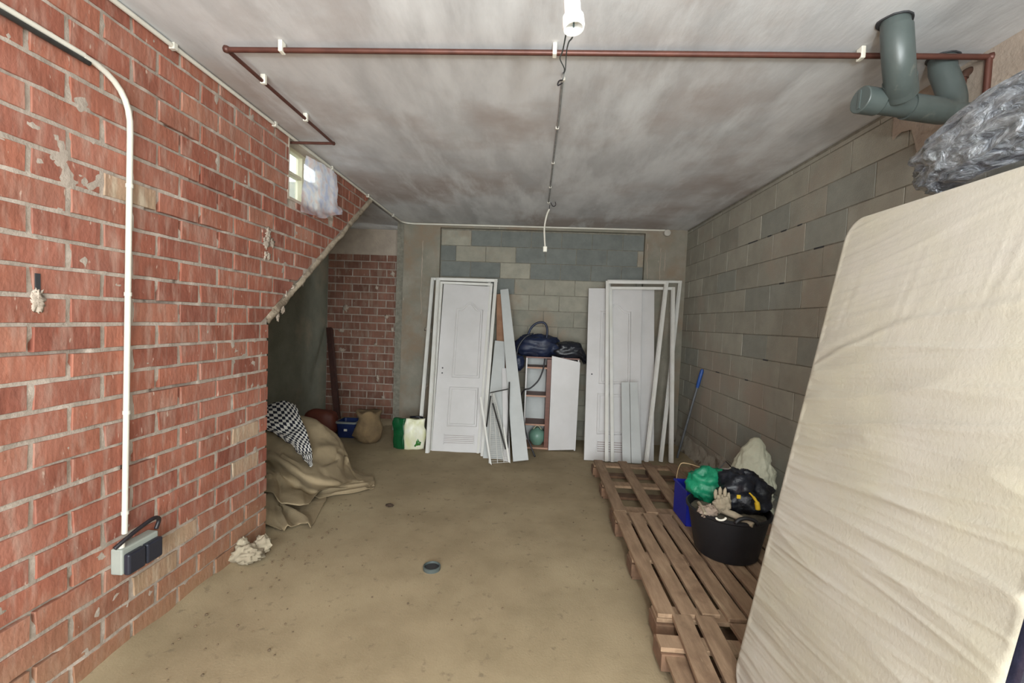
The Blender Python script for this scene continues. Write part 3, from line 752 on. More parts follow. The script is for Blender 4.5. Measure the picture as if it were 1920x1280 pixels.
# bed base behind it
o2 = org-nrm*.235
q = [o2+Vector((0, .0, 0)), o2+Vector((0, WL_-.02, 0)), o2+Vector((0, WL_-.02, 0))+upv*(HL-.01), o2+upv*(HL-.01)]
bb = MB().slab(q, .10, nrm)
solo(bb, 'bed_base', M('bed_base_dark', (48, 46, 52), (38, 36, 42), 8, .6), 'dark bed base standing behind the wrapped mattress', 'bed base', bevel=.01)
# wrapped bundle resting on top
m_wrap = bpy.data.materials.new('stretch_film'); m_wrap.use_nodes = True; nt = m_wrap.node_tree; N = nt.nodes; b = N['Principled BSDF']
geo = N.new('ShaderNodeNewGeometry'); mp = N.new('ShaderNodeMapping'); mp.inputs['Scale'].default_value = (3.2, 1.6, 3.2); mp.inputs['Rotation'].default_value = (.25, 0, .1); nt.links.new(geo.outputs['Position'], mp.inputs[0])
nz1 = N.new('ShaderNodeTexNoise'); nz1.inputs['Scale'].default_value = 10; nz1.inputs['Detail'].default_value = 9; nz1.inputs['Roughness'].default_value = .62; nz1.inputs['Distortion'].default_value = .8; nt.links.new(mp.outputs[0], nz1.inputs[0])
cr = N.new('ShaderNodeValToRGB'); nt.links.new(nz1.outputs[0], cr.inputs[0]); e = cr.color_ramp.elements; e[0].position = .30; e[0].color = lin((96, 102, 114)); e[1].position = .75; e[1].color = lin((206, 210, 214))
nt.links.new(cr.outputs[0], b.inputs['Base Color']); b.inputs['Roughness'].default_value = .09; b.inputs['Coat Weight'].default_value = 1; b.inputs['Coat Roughness'].default_value = .03; b.inputs['Metallic'].default_value = .6
bp = N.new('ShaderNodeBump'); bp.inputs['Distance'].default_value = .06; nt.links.new(nz1.outputs[0], bp.inputs['Height']); nt.links.new(bp.outputs[0], b.inputs['Normal'])
wb_ = blob((1.37, .92, 2.05), (.235, .68, .16), .05, 5, 3, 260, 150, .80, flat=None, ridge=.06)
for v in wb_.v:
    q_ = Vector((v.x*16, v.y*3.2+v.z*5, v.z*16)); v.z += .007*(1-3*abs(noise.noise(q_)))*(1 if v.z > 1.96 else 0); v.x -= .007*(1-3*abs(noise.noise(q_*1.9)))
for v in wb_.v:
    lim = 1.945+.05*0
    if v.z < lim: v.z = lim
solo(wb_, 'wrapped_bundle', m_wrap, 'dark bundle tightly wrapped in shiny clear stretch film on top of the mattress', 'bundle', smooth=True)

# ------------------------------------------------------------------ pallets
def pallet(label, boards, cross, blocks, ztop=.144, extra=None, loc=None):
    xs_ = [b[0] for b in boards]; ys_ = [b[1] for b in boards]
    t = thing('wooden_pallet', label, 'pallet', ((min(xs_)+max(xs_))/2, (min(ys_)+max(b[3] for b in boards))/2, 0), 'weathered pallets laid on the floor')
    for i, (xa, ya, xb, yb, wd) in enumerate(boards):      # boards run along y from (xa,ya) to (xb,yb)
        d = Vector((xb-xa, yb-ya, 0)); rot = Matrix.Rotation(math.atan2(-d.x, d.y), 3, 'Z')
        zz = ztop-.011+rnd.uniform(-.0015, .0015)
        MB().box(((xa+xb)/2, (ya+yb)/2, zz), (wd, d.length, .021), rot).build('top_board', m_wood, t, bevel=.003)
    for (x0, x1, y, wd, z, ang) in cross:
        rot = Matrix.Rotation(ang, 3, 'Z'); MB().box(((x0+x1)/2, y, z), (x1-x0, wd, .021), rot).build('cross_board', m_wood, t, bevel=.003)
    for (x, y) in blocks: MB().box((x, y, .061), (.10, .13, .076)).build('block', m_wood_dk, t, bevel=.004)
    if extra: extra(t)
    return t
# farthest: wide gaps between its boards
x0 = .70
pallet('farthest pallet, with wide gaps, under the leaning white doors', [(x0+.235*k_, 3.22, x0+.015+.240*k_, 4.42, .088) for k_ in range(5)],
       [(.66, 1.80, y, .10, .111, 0) for y in (3.30, 3.83, 4.36)], [(x, y) for x in (.70, 1.24, 1.75) for y in (3.30, 3.83, 4.36)],
       extra=lambda t: [MB().bbox((.67, y-.05, .001), (1.80, y+.05, .022)).build('skid', m_wood_dk, t) for y in (3.30, 3.83, 4.36)])
# middle: close boards under the tub
mid = [(.692+.108*k_, 1.0) for k_ in range(9)]
pallet('middle pallet, with close boards, carrying the black rubber tub', [(x+.004*(i_ % 2), 2.06+.012*(i_ % 3), x-.004, 3.20, .086) for i_, (x, _) in enumerate(mid)],
       [(.645, 1.65, y, .10, .111, 0) for y in (2.11, 2.63, 3.15)], [(x, y) for x in (.69, 1.15, 1.60) for y in (2.11, 2.63, 3.15)],
       extra=lambda t: [MB().bbox((.65, y-.05, .001), (1.65, y+.05, .022)).build('skid', m_wood_dk, t) for y in (2.11, 2.63, 3.15)])
# nearest: broken, its first board dropped lower
def pxb(a, b, z, wd, y_end=.80):
    p, q = on(a[0], a[1], 2, z), on(b[0], b[1], 2, z); k = (p.x-q.x)/(p.y-q.y); k = max(-.06, min(.06, k))
    return (p.x+k*(y_end-p.y), y_end, p.x, p.y, wd)
def broken(t):
    xa, ya, xb, yb, wd = pxb((1254, 1199), (1277, 1252), .095, .09)
    d = Vector((xb-xa, yb-ya, 0)); MB().box(((xa+xb)/2, (ya+yb)/2, .085), (wd, d.length, .02), Matrix.Rotation(math.atan2(-d.x, d.y), 3, 'Z')).build('low_board', m_wood, t, bevel=.003, label='board dropped below the others')
    for y in (.95, 1.42, 1.90):
        MB().bbox((.69, y-.05, .001), (1.62, y+.05, .020)).build('skid', m_wood_dk, t)
pallet('nearest pallet, broken, with a dropped first board, under the mattress', [pxb((1277, 1151), (1300, 1219), .144, .088), pxb((1321, 1153), (1346, 1219), .144, .088)]+[(1.04+.15*k_, .80, 1.02+.15*k_, 2.03, .10) for k_ in range(4)],
       [(.61, 1.62, y, .085, .1115, -.02) for y in (.95, 1.90)], [(x, y) for x in (1.15, 1.57) for y in (.95, 1.42, 1.90)]+[(.66, 1.92), (.83, .95)], extra=broken)

# ------------------------------------------------------------------ doors, casings and boards leaning on the back wall
def quadmap(q, thick_n=None):
    q = [Vector(x) for x in q]; n = (q[1]-q[0]).cross(q[3]-q[0]).normalized()
    if n.y > 0: n = -n
    def f(u, v, w=0): return q[0]*(1-u)*(1-v)+q[1]*u*(1-v)+q[2]*u*v+q[3]*(1-u)*v+n*w
    return f, n
def slabq(f, u0, u1, v0, v1, w0, w1):
    """box in quad coordinates"""
    vs = [f(u, v, w) for u in (u0, u1) for v in (v0, v1) for w in (w0, w1)]
    return MB().add(vs, [(0, 1, 3, 2), (4, 6, 7, 5), (0, 4, 5, 1), (2, 3, 7, 6), (0, 2, 6, 4), (1, 5, 7, 3)])
def door_leaf(label, q, keyholes, panels, louvre, thick=.035, group='white panel doors stored against the back wall'):
    """q: bottom-left, bottom-right, top-right, top-left of the front face"""
    f, n = quadmap(q); base = (Vector(q[0])+Vector(q[1]))/2
    t = thing('door_leaf', label, 'door', base, group)
    slabq(f, 0, 1, 0, 1, -thick, 0).build('leaf', m_white, t, bevel=.002)
    W = (Vector(q[1])-Vector(q[0])).length; Hh = (Vector(q[3])-Vector(q[0])).length
    for (u0, u1, v0, v1, arch) in panels:
        for ins, rr_ in ((0, .009), (.024, .006)):
            a0, a1, b0, b1 = u0+ins/W, u1-ins/W, v0+ins/Hh, v1-ins/Hh
            path = [f(a0, b0, 0), f(a1, b0, 0)]
            if arch:
                k = 16
                for i in range(k+1):
                    s_ = i/k; hgt = arch*(.5-.5*math.cos(2*math.pi*min(1, max(0, (s_-.12)/.76))))
                    path.append(f(a1+(a0-a1)*s_, b1-arch+hgt, 0))
            else: path += [f(a1, b1, 0), f(a0, b1, 0)]
            path.append(f(a0, b0, 0)); path.append(f(a0+.02, b0, 0))
            MB().tube(path, rr_, 6).build('panel_moulding', m_white, t, smooth='auto')
    if louvre:
        u0, u1, v0, v1 = louvre
        lv = slabq(f, u0, u1, v0, v1, -.002, .0012).build('vent', m_shadowgap, t)
        k = 5
        for i in range(k+1):
            v = v0+(v1-v0)*(i+.0)/k; slabq(f, u0, u1, v-.0035, v+.0045, -.001, .007).build('slat', m_white, lv)
        for u in (u0, u1): slabq(f, u-.012, u+.012, v0-.004, v1+.005, -.001, .007).build('slat', m_white, lv)
    for (u, v) in keyholes:
        MB().tube([f(u, v, -.004), f(u, v, .002)], .009, 12).build('keyhole', m_hole, t)
    return t
def casing(label, bl, br, tl, tr, wd=.045, dep=.09, group='white door casings stored against the back wall', head=True):
    """an empty door frame: two long legs and a head, each its own board"""
    c = [Vector(x) for x in (bl, br, tl, tr)]
    t = thing('door_casing', label, 'door frame', (c[0]+c[1])/2, group)
    nb_ = Vector((0, 1, 0))
    for a, b_, sgn in ((c[0], c[2], 1), (c[1], c[3], -1)):
        e = Vector((wd*sgn, 0, 0))
        vs = [a, a+e, b_+e, b_]
        MB().add(vs+[v+nb_*.014 for v in vs], [(0, 1, 2, 3), (7, 6, 5, 4), (0, 4, 5, 1), (1, 5, 6, 2), (2, 6, 7, 3), (3, 7, 4, 0)]).build('leg', m_frame, t, bevel=.002)
        e2 = Vector((.022*sgn, 0, 0)); vs = [a+e*.55, a+e*.55+e2, b_+e*.55+e2, b_+e*.55]
        MB().add([v+nb_*.014 for v in vs]+[v+nb_*dep for v in vs], [(0, 1, 2, 3), (7, 6, 5, 4), (0, 4, 5, 1), (1, 5, 6, 2), (2, 6, 7, 3), (3, 7, 4, 0)]).build('jamb', m_frame, t)
    up = Vector((0, 0, wd))
    vs = [c[2]-up, c[3]-up, c[3], c[2]]
    MB().add(vs+[v+nb_*.014 for v in vs], [(0, 1, 2, 3), (7, 6, 5, 4), (0, 4, 5, 1), (1, 5, 6, 2), (2, 6, 7, 3), (3, 7, 4, 0)]).build('head', m_frame, t, bevel=.002)
    vs = [c[2]-up*.9, c[3]-up*.9, c[3]-up*.5, c[2]-up*.5]
    MB().add([v+nb_*.014 for v in vs]+[v+nb_*dep for v in vs], [(0, 1, 2, 3), (7, 6, 5, 4), (0, 4, 5, 1), (1, 5, 6, 2), (2, 6, 7, 3), (3, 7, 4, 0)]).build('head_jamb', m_frame, t)
    return t
def lq(pts, yb, yt, zt): return [lean(x, y, yb, yt, zt) for x, y in pts]
# left group: door inside casings
def lp(px, py, yb=4.90, yt=5.53, zt=2.02): return lean(px, py, yb, yt, zt)
door_leaf('white panelled door with bottom vent in the stack of casings beside the soil bag', [lp(809, 846), lp(905, 849), lp(923, 537), lp(832, 532)], [(.10, .475), (.10, .445)],
          [(.30, .84, .425, .89, .045), (.27, .84, .145, .365, 0)], (.22, .82, .045, .095))
P1 = (4.80, 5.44, 2.03)
casing('front white casing round the panelled door with the vent, its head ending at a square corner', lean(797, 851, *P1), lean(907, 861, *P1), lean(818, 520, *P1), lean(933, 523, *P1), .036, .06)
P2 = (4.90, 5.50, 2.03)
casing('middle white casing of the left stack, a hand narrower than the front one', lean(802, 847, *P2), lean(898, 855, *P2), lean(824, 527, *P2), lean(924, 531, *P2), .03, .05)
P3 = (4.93, 5.56, 2.04)
casing('rearmost white casing of the left stack, its leg standing beside the green bag', lean(781, 843, *P3), lean(893, 848, *P3), lean(808, 520, *P3), lean(921, 525, *P3), .032, .05)
# boards between the stack and the cabinet
def board(name, label, pts, pl, th, mat, group=None, cat='board'):
    return solo(MB().slab(lq(pts, *pl), th), name, mat, label, cat, group, bevel=.0015)
board('wood_strip', 'raw brown wooden strip standing beside the left casings', [(931, 700), (951, 690), (942, 550), (931, 552)], (5.14, 5.52, 2.0), .02, m_chip)
board('leaning_board', 'wide grey-white board leaning behind the wire rack', [(905, 863), (944, 866), (947, 640), (928, 638)], (4.74, 5.40, 1.5), .016, m_board)
board('leaning_board', 'long tapering white board leaning beside the cabinet, reaching above the bags', [(962, 865), (991, 862), (953, 541), (938, 543)], (4.60, 5.50, 2.05), .016, m_board)
board('leaning_board', 'narrow white board between the wide board and the long tapering one', [(944, 864), (957, 866), (950, 690), (941, 690)], (4.68, 5.30, 1.4), .014, m_white)
# rolled papers on top of the tapering board
# wire rack
RP = (4.55, 5.05, .95)
t = thing('wire_rack', 'white wire rack with dark perforated rails leaning on the boards', 'rack', lean(937, 866, *RP))
A0, A1, B0, B1 = (917, 868), (921, 737), (956, 866), (926, 737)
m_wire = M('wire_white', (202, 200, 194), None, rough=.5)
for k in range(34):
    s_ = k/33; a = lean(A0[0]+(A1[0]-A0[0])*s_, A0[1]+(A1[1]-A0[1])*s_, *RP); b = lean(B0[0]+(B1[0]-B0[0])*s_, B0[1]+(B1[1]-B0[1])*s_, *RP)
    MB().tube([a, b], .0022, 5).build('rung', m_wire, t)
for (a, b, r_) in ((A0, A1, .006), (B0, B1, .006), ((933, 868), (924, 738), .004), ((945, 867), (925, 738), .004)):
    MB().tube([lean(*a, *RP), lean(*b, *RP)], r_, 6).build('side_rail', m_wire, t)
for (a, b) in (((912, 800), (920, 742)), ((948, 842), (924, 756))):
    pa_, pb_ = lean(*a, 4.50, 5.0, .95), lean(*b, 4.50, 5.0, .95); d = (pb_-pa_)
    rl = MB().tube([pa_, pb_], .0085, 8).build('perforated_rail', m_metal, t, label='dark perforated rail')
# black metal bar with a side arm
t = thing('metal_bar', 'thin black metal bar with a side arm standing by the wire rack', 'bar', lean(951, 838, 4.66, 5.0, .9))
g_ = (4.55, 4.92, .9)
MB().tube([lean(952, 840, *g_), lean(955, 716, *g_)], .008, 8).build('bar', m_metal, t, smooth='auto')
MB().tube([lean(919, 736, *g_), lean(953, 729, *g_)], .0065, 8).build('side_arm', m_metal, t, smooth='auto')
# loose frame strips in front of the casings
board('loose_strip', 'thin white strip crossing in front of the casing foot near the rack', [(918, 868), (922, 872), (903, 744), (899, 744)], (4.50, 4.80, .95), .01, m_frame, 'loose white strips')
board('loose_strip', 'thin white strip at the far side of the wire rack foot', [(953, 866), (957, 868), (946, 800), (943, 800)], (4.52, 4.70, .5), .01, m_frame, 'loose white strips')

# cabinet
cy = 5.17
t = thing('cabinet', 'low open cabinet with brown shelves and one white door', 'cabinet', (.2, cy+.15, 0))
xl_, xm_, xr_ = at(984, 800, cy).x, at(1029, 800, cy).x, at(1079, 840, cy).x
ztop = at(1000, 671, cy).z; cb = cy+.34
MB().bbox((xl_-.016, cy, 0), (xl_, cb, ztop)).build('side_panel', m_white, t)
MB().bbox((xm_-.05, cy+.012, .02), (xm_-.0, cb, ztop-.01)).build('divider', m_brown, t)
MB().bbox((xr_-.016, cy+.02, 0), (xr_, cb, ztop)).build('side_panel', m_white, t)
MB().bbox((xl_, cb-.008, 0), (xr_-.016, cb, ztop)).build('back_panel', m_board, t)
MB().bbox((xl_-.016, cy, ztop), (xr_, cb, ztop+.016)).build('top_panel', m_brown, t)
MB().bbox((xl_, cy+.004, .0), (xm_, cb, .022)).build('bottom_panel', m_edge, t)
for py in (688, 741, 795):
    z = at(1005, py, cy+.01).z
    sh = MB().bbox((xl_, cy+.022, z-.018), (xm_-.05, cb-.008, z)).build('shelf', m_brown, t)
    MB().bbox((xl_, cy+.016, z-.018), (xm_-.05, cy+.022, z)).build('shelf_edge', m_edge, sh)
dq = [at(1028, 844, cy-.03), at(1079, 843, cy-.01), at(1088, 679, cy-.0), at(1035, 667, cy-.02)]
MB().slab(dq, .016).build('door', m_white, t, bevel=.002)
# gas bottle on the cabinet floor
gb = Vector((at(1007, 815, cy+.15).x, cy+.15, .022))
t = thing('gas_bottle', 'round pale green gas bottle inside the cabinet bottom', 'bottle', gb)
MB().lathe([(0, .004), (.055, .004), (.06, 0), (.06, .012), (.088, .045), (.102, .09), (.100, .13), (.082, .165), (.05, .188), (.02, .195), (.018, .205), (0, .205)], gb, 32).build('body', m_gas, t, smooth=True)
MB().tube([gb+Vector((-.05+.1*s_, -.02, .185+.045*math.sin(math.pi*s_))) for s_ in [k/10 for k in range(11)]], .006, 8).build('handle', M('handle_pale', (170, 170, 140), None, rough=.5), t, smooth=True)
MB().lathe([(0, 0), (.014, 0), (.014, .035), (0, .035)], gb+Vector((0, 0, .2)), 12).build('valve', m_metal, t, smooth='auto')
# black hose looped through the cabinet
hp = catmull([at(1022, 668, cy+.02), at(1019, 690, cy-.005), at(1010, 712, cy-.03), at(995, 727, cy-.035), at(983, 731, cy-.06), at(977, 745, 5.03), at(980, 775, 4.98), at(986, 810, 4.94), at(996, 838, 4.90), lean(1003, 856, 4.88, 5, 1)], 6)
solo(MB().tube(hp, .009, 8), 'black_hose', m_dark, 'black rubber hose hanging down across the open cabinet', 'hose', smooth=True)
# bags on the cabinet
bz = ztop+.016
t = thing('duffel_bag', 'navy holdall slumped over the cabinet top with its handle up', 'bag', (.0, cy+.14, bz))
c1 = at(1008, 646, cy+.13)
b_ = blob((c1.x, cy+.13, bz+.115), (.27, .17, .135), .16, 4, 2, 56, 32, .85, flat=bz+.001, ridge=.12)
b_.build('body', m_navy, t, smooth=True)
MB().tube(catmull([at(988, 640, cy+.06), at(994, 618, cy+.06), at(1006, 606, cy+.06), at(1020, 605, cy+.06), at(1026, 617, cy+.06), at(1024, 640, cy+.06)], 6), .013, 8).build('handle', m_navy, t, smooth=True)
b2 = blob(at(972, 680, cy-.02), (.065, .05, .09), .25, 5, 8, 32, 20, .9, ridge=.1); b2.build('side_flap', m_navy, t, smooth=True)
MB().tube(catmull([at(1000, 625, cy-.01), at(985, 632, cy-.03), at(972, 650, cy-.045), at(968, 672, cy-.07)], 6), .010, 8).build('strap', m_blackbag, t, smooth=True)
c2 = at(1064, 655, cy+.1)
b3 = blob((c2.x, cy+.13, bz+.075), (.22, .15, .105), .2, 5, 14, 48, 28, .85, flat=bz+.001, ridge=.15)
for v in b3.v:
    if v.x > xr_+.01: v.z -= min(.30, (v.x-xr_-.01)*1.3)
solo(b3, 'plastic_bag', m_blackbag, 'black plastic bag drooping over the cabinet end beside the white doors', 'bag', smooth=True)

# right group
RD = (4.86, 5.50, 2.02)
door_leaf('white panelled door with bottom vent at the cabinet side of the right stack', [lean(1095, 862, *RD), lean(1199, 868, *RD), lean(1204, 541, *RD), lean(1104, 540, *RD)], [(.10, .475)],
          [(.24, .80, .425, .90, .045), (.22, .80, .145, .365, 0)], (.22, .82, .045, .105))
RD2 = (4.97, 5.57, 2.02)
door_leaf('plain white door edge showing behind the right panelled door', [lean(1160, 866, *RD2), lean(1226, 868, *RD2), lean(1227, 541, *RD2), lean(1150, 541, *RD2)], [], [], None)
Q1 = (4.70, 5.36, 2.05)
casing('front white casing of the right stack, its far leg swung inward', lean(1134, 865, *Q1), lean(1216, 866, *Q1), lean(1136, 526, *Q1), lean(1254, 527, *Q1), .034, .05)
Q2 = (4.76, 5.44, 2.04)
casing('middle white casing of the right stack, set slightly lower', lean(1145, 866, *Q2), lean(1263, 868, *Q2), lean(1142, 537, *Q2), lean(1266, 538, *Q2), .034, .05)
Q3 = (4.90, 5.56, 2.06)
casing('rearmost white casing of the right stack, reaching nearest the corner', lean(1152, 866, *Q3), lean(1243, 866, *Q3), lean(1139, 524, *Q3), lean(1279, 526, *Q3), .03, .04)
RB = (4.64, 4.98, 1.0)
board('short_board', 'short grey-white board propped on the right panelled door, cabinet side of the pair', [(1167, 867), (1183, 868), (1180, 716), (1165, 716)], RB, .014, m_board)
board('short_board', 'second short grey-white board, on the casing side of the pair', [(1184, 868), (1203, 869), (1195, 716), (1181, 716)], RB, .010, m_board)
# broom with a blue grip
RS = (5.05, 5.25, 1.0)
pA = at(1268, 860, 5.12); pB = at(1307, 722, 5.02); pC = at(1317, 692, 5.0)
pA = Vector((1.70, 5.02, .03)); pC = on(1317, 692, 0, XR-.02); pB = pA+(pC-pA)*.80
t = thing('broom', 'metal pole with a blue grip leaning in the right corner', 'broom', pA)
MB().tube([pA, pB], .0125, 10).build('pole', M('pole_metal', (140, 146, 152), (120, 126, 132), 8, .35, metal=.6), t, smooth='auto')
MB().tube([pB, pB+(pC-pB)*.2, pC-(pC-pB)*.1, pC], [.016, .019, .019, .012], 12).build('grip', M('grip_blue', (44, 88, 160), (34, 70, 140), 9, .45), t, smooth='auto')

# ------------------------------------------------------------------ things in the alcove and at its mouth
p = lean(782, 842, 4.955, 5, 1)
bx0, bx1, by0, by1 = -1.53, -1.20, 4.96, 5.12
t = thing('soil_bag', 'upright green and cream plastic soil bag at the left casings', 'bag', ((bx0+bx1)/2, by0+.05, 0))
def bagpart(x0, x1, name, mat, seed):
    P = []
    for i in range(21):
        v = i/20; z = .345*v; th = .5+.5*math.sin(math.pi*min(1, .12+v*.95)); row = []
        for j in range(13):
            u = j/12; x = x0+(x1-x0)*u; e = (x-bx0)/(bx1-bx0)
            yy = by0+.02-.055*math.sin(math.pi*min(max(e, 0), 1))*th+.012*noise.noise(Vector((x*16, z*12, seed)))
            row.append((x+.012*noise.noise(Vector((z*9, seed, 0)))+.035*(v-.5)*(e-.5), yy, z+.004*math.sin(u*7)))
        P.append(row)
    return MB().grid(P).build(name, mat, t, smooth=True, solid=-.06 if False else .05)
m_sg = M('soil_bag_green', (16, 84, 46), (10, 66, 36), 14, .35, .003, 30, c4=(120, 168, 130), s4=22, t4=(.66, .72))
m_sc = M('soil_bag_cream', (206, 206, 160), (222, 220, 204), 9, .35, .004, 26, c3=(196, 200, 130), s3=9, t3=(.62, .74), stretch=(1, 1, .6))
xm = bx0+.13
bagpart(bx0, xm, 'green_panel', m_sg, 2); bagpart(xm, bx1, 'cream_panel', m_sc, 2)
lf = MB()
for (du, dz_, r_) in ((.20, .09, .05), (.25, .10, .045), (.23, .06, .045), (.28, .075, .035), (.18, .06, .03)):
    b = blob((bx0+du, by0-.046, dz_), (r_, .016, r_*.8), .3, 5, du*90, 18, 10); lf.add(b.v, b.f)
for v in lf.v: v.x = min(v.x, bx1-.01)
lf.build('printed_leaves', M('printed_leaf', (30, 96, 40), (70, 130, 50), 30, .4), t, smooth=True)
MB().tube([(bx0+.16, by0+.03, .35), (bx0+.24, by0+.02, .362), (bx0+.31, by0+.03, .352)], .012, 8).build('folded_top', m_blackbag, t, smooth=True)
# burlap sack
pc = at(693, 800, 5.15)
sk = MB(); prof = [(0, 0), (.10, .0), (.155, .04), (.17, .10), (.155, .18), (.125, .25), (.12, .30), (.15, .35), (.135, .375), (.10, .36), (.05, .33), (0, .32)]
sk.lathe(prof, (pc.x, 5.12, 0), 40, sy=.85)
for v in sk.v:
    d = Vector((v.x-pc.x, v.y-5.12, 0)); k = 1+.16*noise.fractal(Vector((d.x*7, d.y*7, v.z*6)), .8, 2, 4)+.12*(.5-abs(noise.noise(Vector((d.x*9, d.y*9, v.z*12))))*2); v.x = pc.x+d.x*k; v.y = 5.12+d.y*k; v.z = max(0.001, v.z+.03*noise.noise(v*9)*(v.z > .05))
solo(sk, 'burlap_sack', m_burlap, 'slumped brown burlap sack between the blue bucket and the soil bag', 'sack', smooth=True)
# blue bucket
pc = at(654, 810, 5.32)
t = thing('bucket', 'blue square bucket beside the burlap sack', 'bucket', (pc.x, 5.34, 0))
mb = MB(); w0, w1, hb = .105, .122, .175
def sqring(w_, z, n=6, r=.03):
    out = []
    for cx_, cy_, a0 in ((w_-r, w_-r, 0), (-w_+r, w_-r, 90), (-w_+r, -w_+r, 180), (w_-r, -w_+r, 270)):
        for k in range(n+1): a_ = math.radians(a0+90*k/n); out.append(Vector((pc.x+cx_+r*math.cos(a_), 5.34+cy_+r*math.sin(a_), z)))
    return out
rs = [sqring(w0, .0), sqring(w0+.004, .03), sqring(w1, hb), sqring(w1+.008, hb+.002), sqring(w1+.008, hb+.02), sqring(w1-.006, hb+.02), sqring(w0-.006, .01)]
n = len(rs[0]); mb.add([q for r in rs for q in r], [(i*n+k, i*n+(k+1) % n, (i+1)*n+(k+1) % n, (i+1)*n+k) for i in range(len(rs)-1) for k in range(n)]+[tuple(range(n))[::-1], tuple((len(rs)-1)*n+k for k in range(n))])
mb.build('body', M('bucket_blue', (26, 44, 92), (20, 34, 76), 8, .4), t, smooth='auto')
rs = [sqring(w1+.010, hb+.0), sqring(w1+.011, hb+.022), sqring(w1-.004, hb+.024)]
mb = MB().add([q for r in rs for q in r], [(i*n+k, i*n+(k+1) % n, (i+1)*n+(k+1) % n, (i+1)*n+k) for i in range(2) for k in range(n)])
mb.build('rim', M('bucket_rim', (128, 132, 128), None, rough=.5), t, smooth='auto')
MB().bbox((pc.x-.02, 5.34-w0-.018, .085), (pc.x+.018, 5.34-w0-.008, .11)).build('sticker', m_clip, t)
# dark post leaning in the alcove
a, b = at(634, 806, 5.45), at(616, 614, 6.08)
dq = [at(628, 812, 5.40), at(639, 812, 5.40), at(621, 613, 6.05), at(611, 614, 6.05)]
dq[0].z = dq[1].z = .005
solo(MB().slab(dq, .055), 'wooden_post', M('post_dark', (66, 36, 28), (52, 28, 22), 6, .8, .002, 40, stretch=(4, 4, .6)), 'dark reddish wooden post leaning on the far brick alcove', 'post', bevel=.004)
ob = blob((-2.55, 5.25, .17), (.20, .12, .17), .08, 3, 5, 32, 20, .7, flat=.002)
solo(ob, 'orange_tub', M('tub_terracotta', (104, 52, 38), (92, 44, 32), 7, .6), 'dull orange tub mostly hidden behind the khaki tarp', 'tub', smooth=True)

# khaki tarp heap
NET = [[(462, 800, 4.35), (510, 792, 4.35), (556, 796, 4.35), (598, 812, 4.35), (630, 845, 4.3), (652, 878, 4.2), (668, 890, 4.1), (700, 903, 3.95)],
       [(462, 772, 4.05), (510, 768, 4.05), (560, 777, 4.05), (604, 793, 4.05), (634, 820, 4.02), (650, 853, 3.95), (668, 886, 3.95), (702, 904, 3.85)],
       [(462, 805, 3.80), (510, 802, 3.80), (556, 815, 3.78), (600, 828, 3.78), (633, 846, 3.80), (652, 872, 3.84), (672, 893, 3.88), (703, 906, 3.82)],
       [(462, 838, 3.60), (508, 836, 3.60), (552, 850, 3.56), (596, 862, 3.55), (634, 874, 3.62), (656, 890, 3.74), (676, 899, 3.82), (703, 909, 3.80)],
       [(462, 868, 3.42), (508, 858, 3.44), (548, 878, 3.32), (590, 900, 3.27), (632, 905, 3.38), (658, 900, 3.62), (678, 903, 3.78), (703, 912, 3.77)],
       [(462, 884, 3.50), (508, 876, 3.56), (544, 896, 3.50), (584, 916, 3.46), (626, 914, 3.50), (652, 908, 3.66), (676, 907, 3.76), (702, 913, 3.76)],
       [(462, 915, 3.28), (506, 912, 3.22), (538, 922, 3.14), (574, 934, 3.20), (608, 925, 3.45), (644, 917, 3.62), (672, 911, 3.74), (701, 914, 3.75)],
       [(462, 945, 3.16), (504, 945, 3.10), (530, 952, 3.02), (566, 946, 3.10), (598, 933, 3.42), (640, 924, 3.58), (670, 916, 3.70), (700, 915, 3.74)],
       [(462, 968, 3.10), (504, 966, 3.06), (527, 972, 3.10), (560, 962, 3.14), (590, 945, 3.36), (632, 930, 3.54), (666, 920, 3.66), (699, 916, 3.72)],
       [(462, 990, 2.98), (504, 990, 2.94), (538, 997, 2.89), (580, 991, 2.95), (600, 952, 3.28), (626, 934, 3.50), (662, 923, 3.64), (698, 917, 3.70)]]
NET[5] = [(462, 890, 3.46), (508, 884, 3.50), (542, 902, 3.42), (584, 922, 3.40), (612, 914, 3.50), (652, 908, 3.66), (676, 907, 3.76), (702, 913, 3.76)]
NET[6] = [(462, 925, 3.20), (506, 922, 3.16), (527, 938, 3.08), (573, 948, 3.14), (602, 917, 3.44), (650, 913, 3.62), (676, 909, 3.73), (701, 914, 3.76)]
def creases(P, nn, lines):
    """sharp folds: (row, col) to (row, col) in net units, height, half width"""
    a, b_ = len(P), len(P[0]); out = []
    for i in range(a):
        row = []
        for j in range(b_):
            p = P[i][j]; x, y = i/nn, j/nn; du = P[min(i+1, a-1)][j]-P[max(i-1, 0)][j]; dv = P[i][min(j+1, b_-1)]-P[i][max(j-1, 0)]
            n_ = du.cross(dv); n_ = n_.normalized() if n_.length > 1e-9 else Vector((0, -1, 0))
            if n_.y > 0: n_ = -n_
            h = 0
            for (ra, ca, rb, cb, amp, wd) in lines:
                L2 = (rb-ra)**2+(cb-ca)**2; t_ = max(0, min(1, ((x-ra)*(rb-ra)+(y-ca)*(cb-ca))/L2))
                d = math.hypot(x-ra-t_*(rb-ra), y-ca-t_*(cb-ca)); h += amp*math.exp(-d/wd)*(.4+.6*math.sin(math.pi*(.15+.7*t_)))
            row.append(p+n_*h)
        out.append(row)
    return out
t = thing('khaki_tarp', 'khaki canvas tarp draped in heavy folds over a heap beside the brick wall', 'tarp', (-2.0, 3.6, 0))
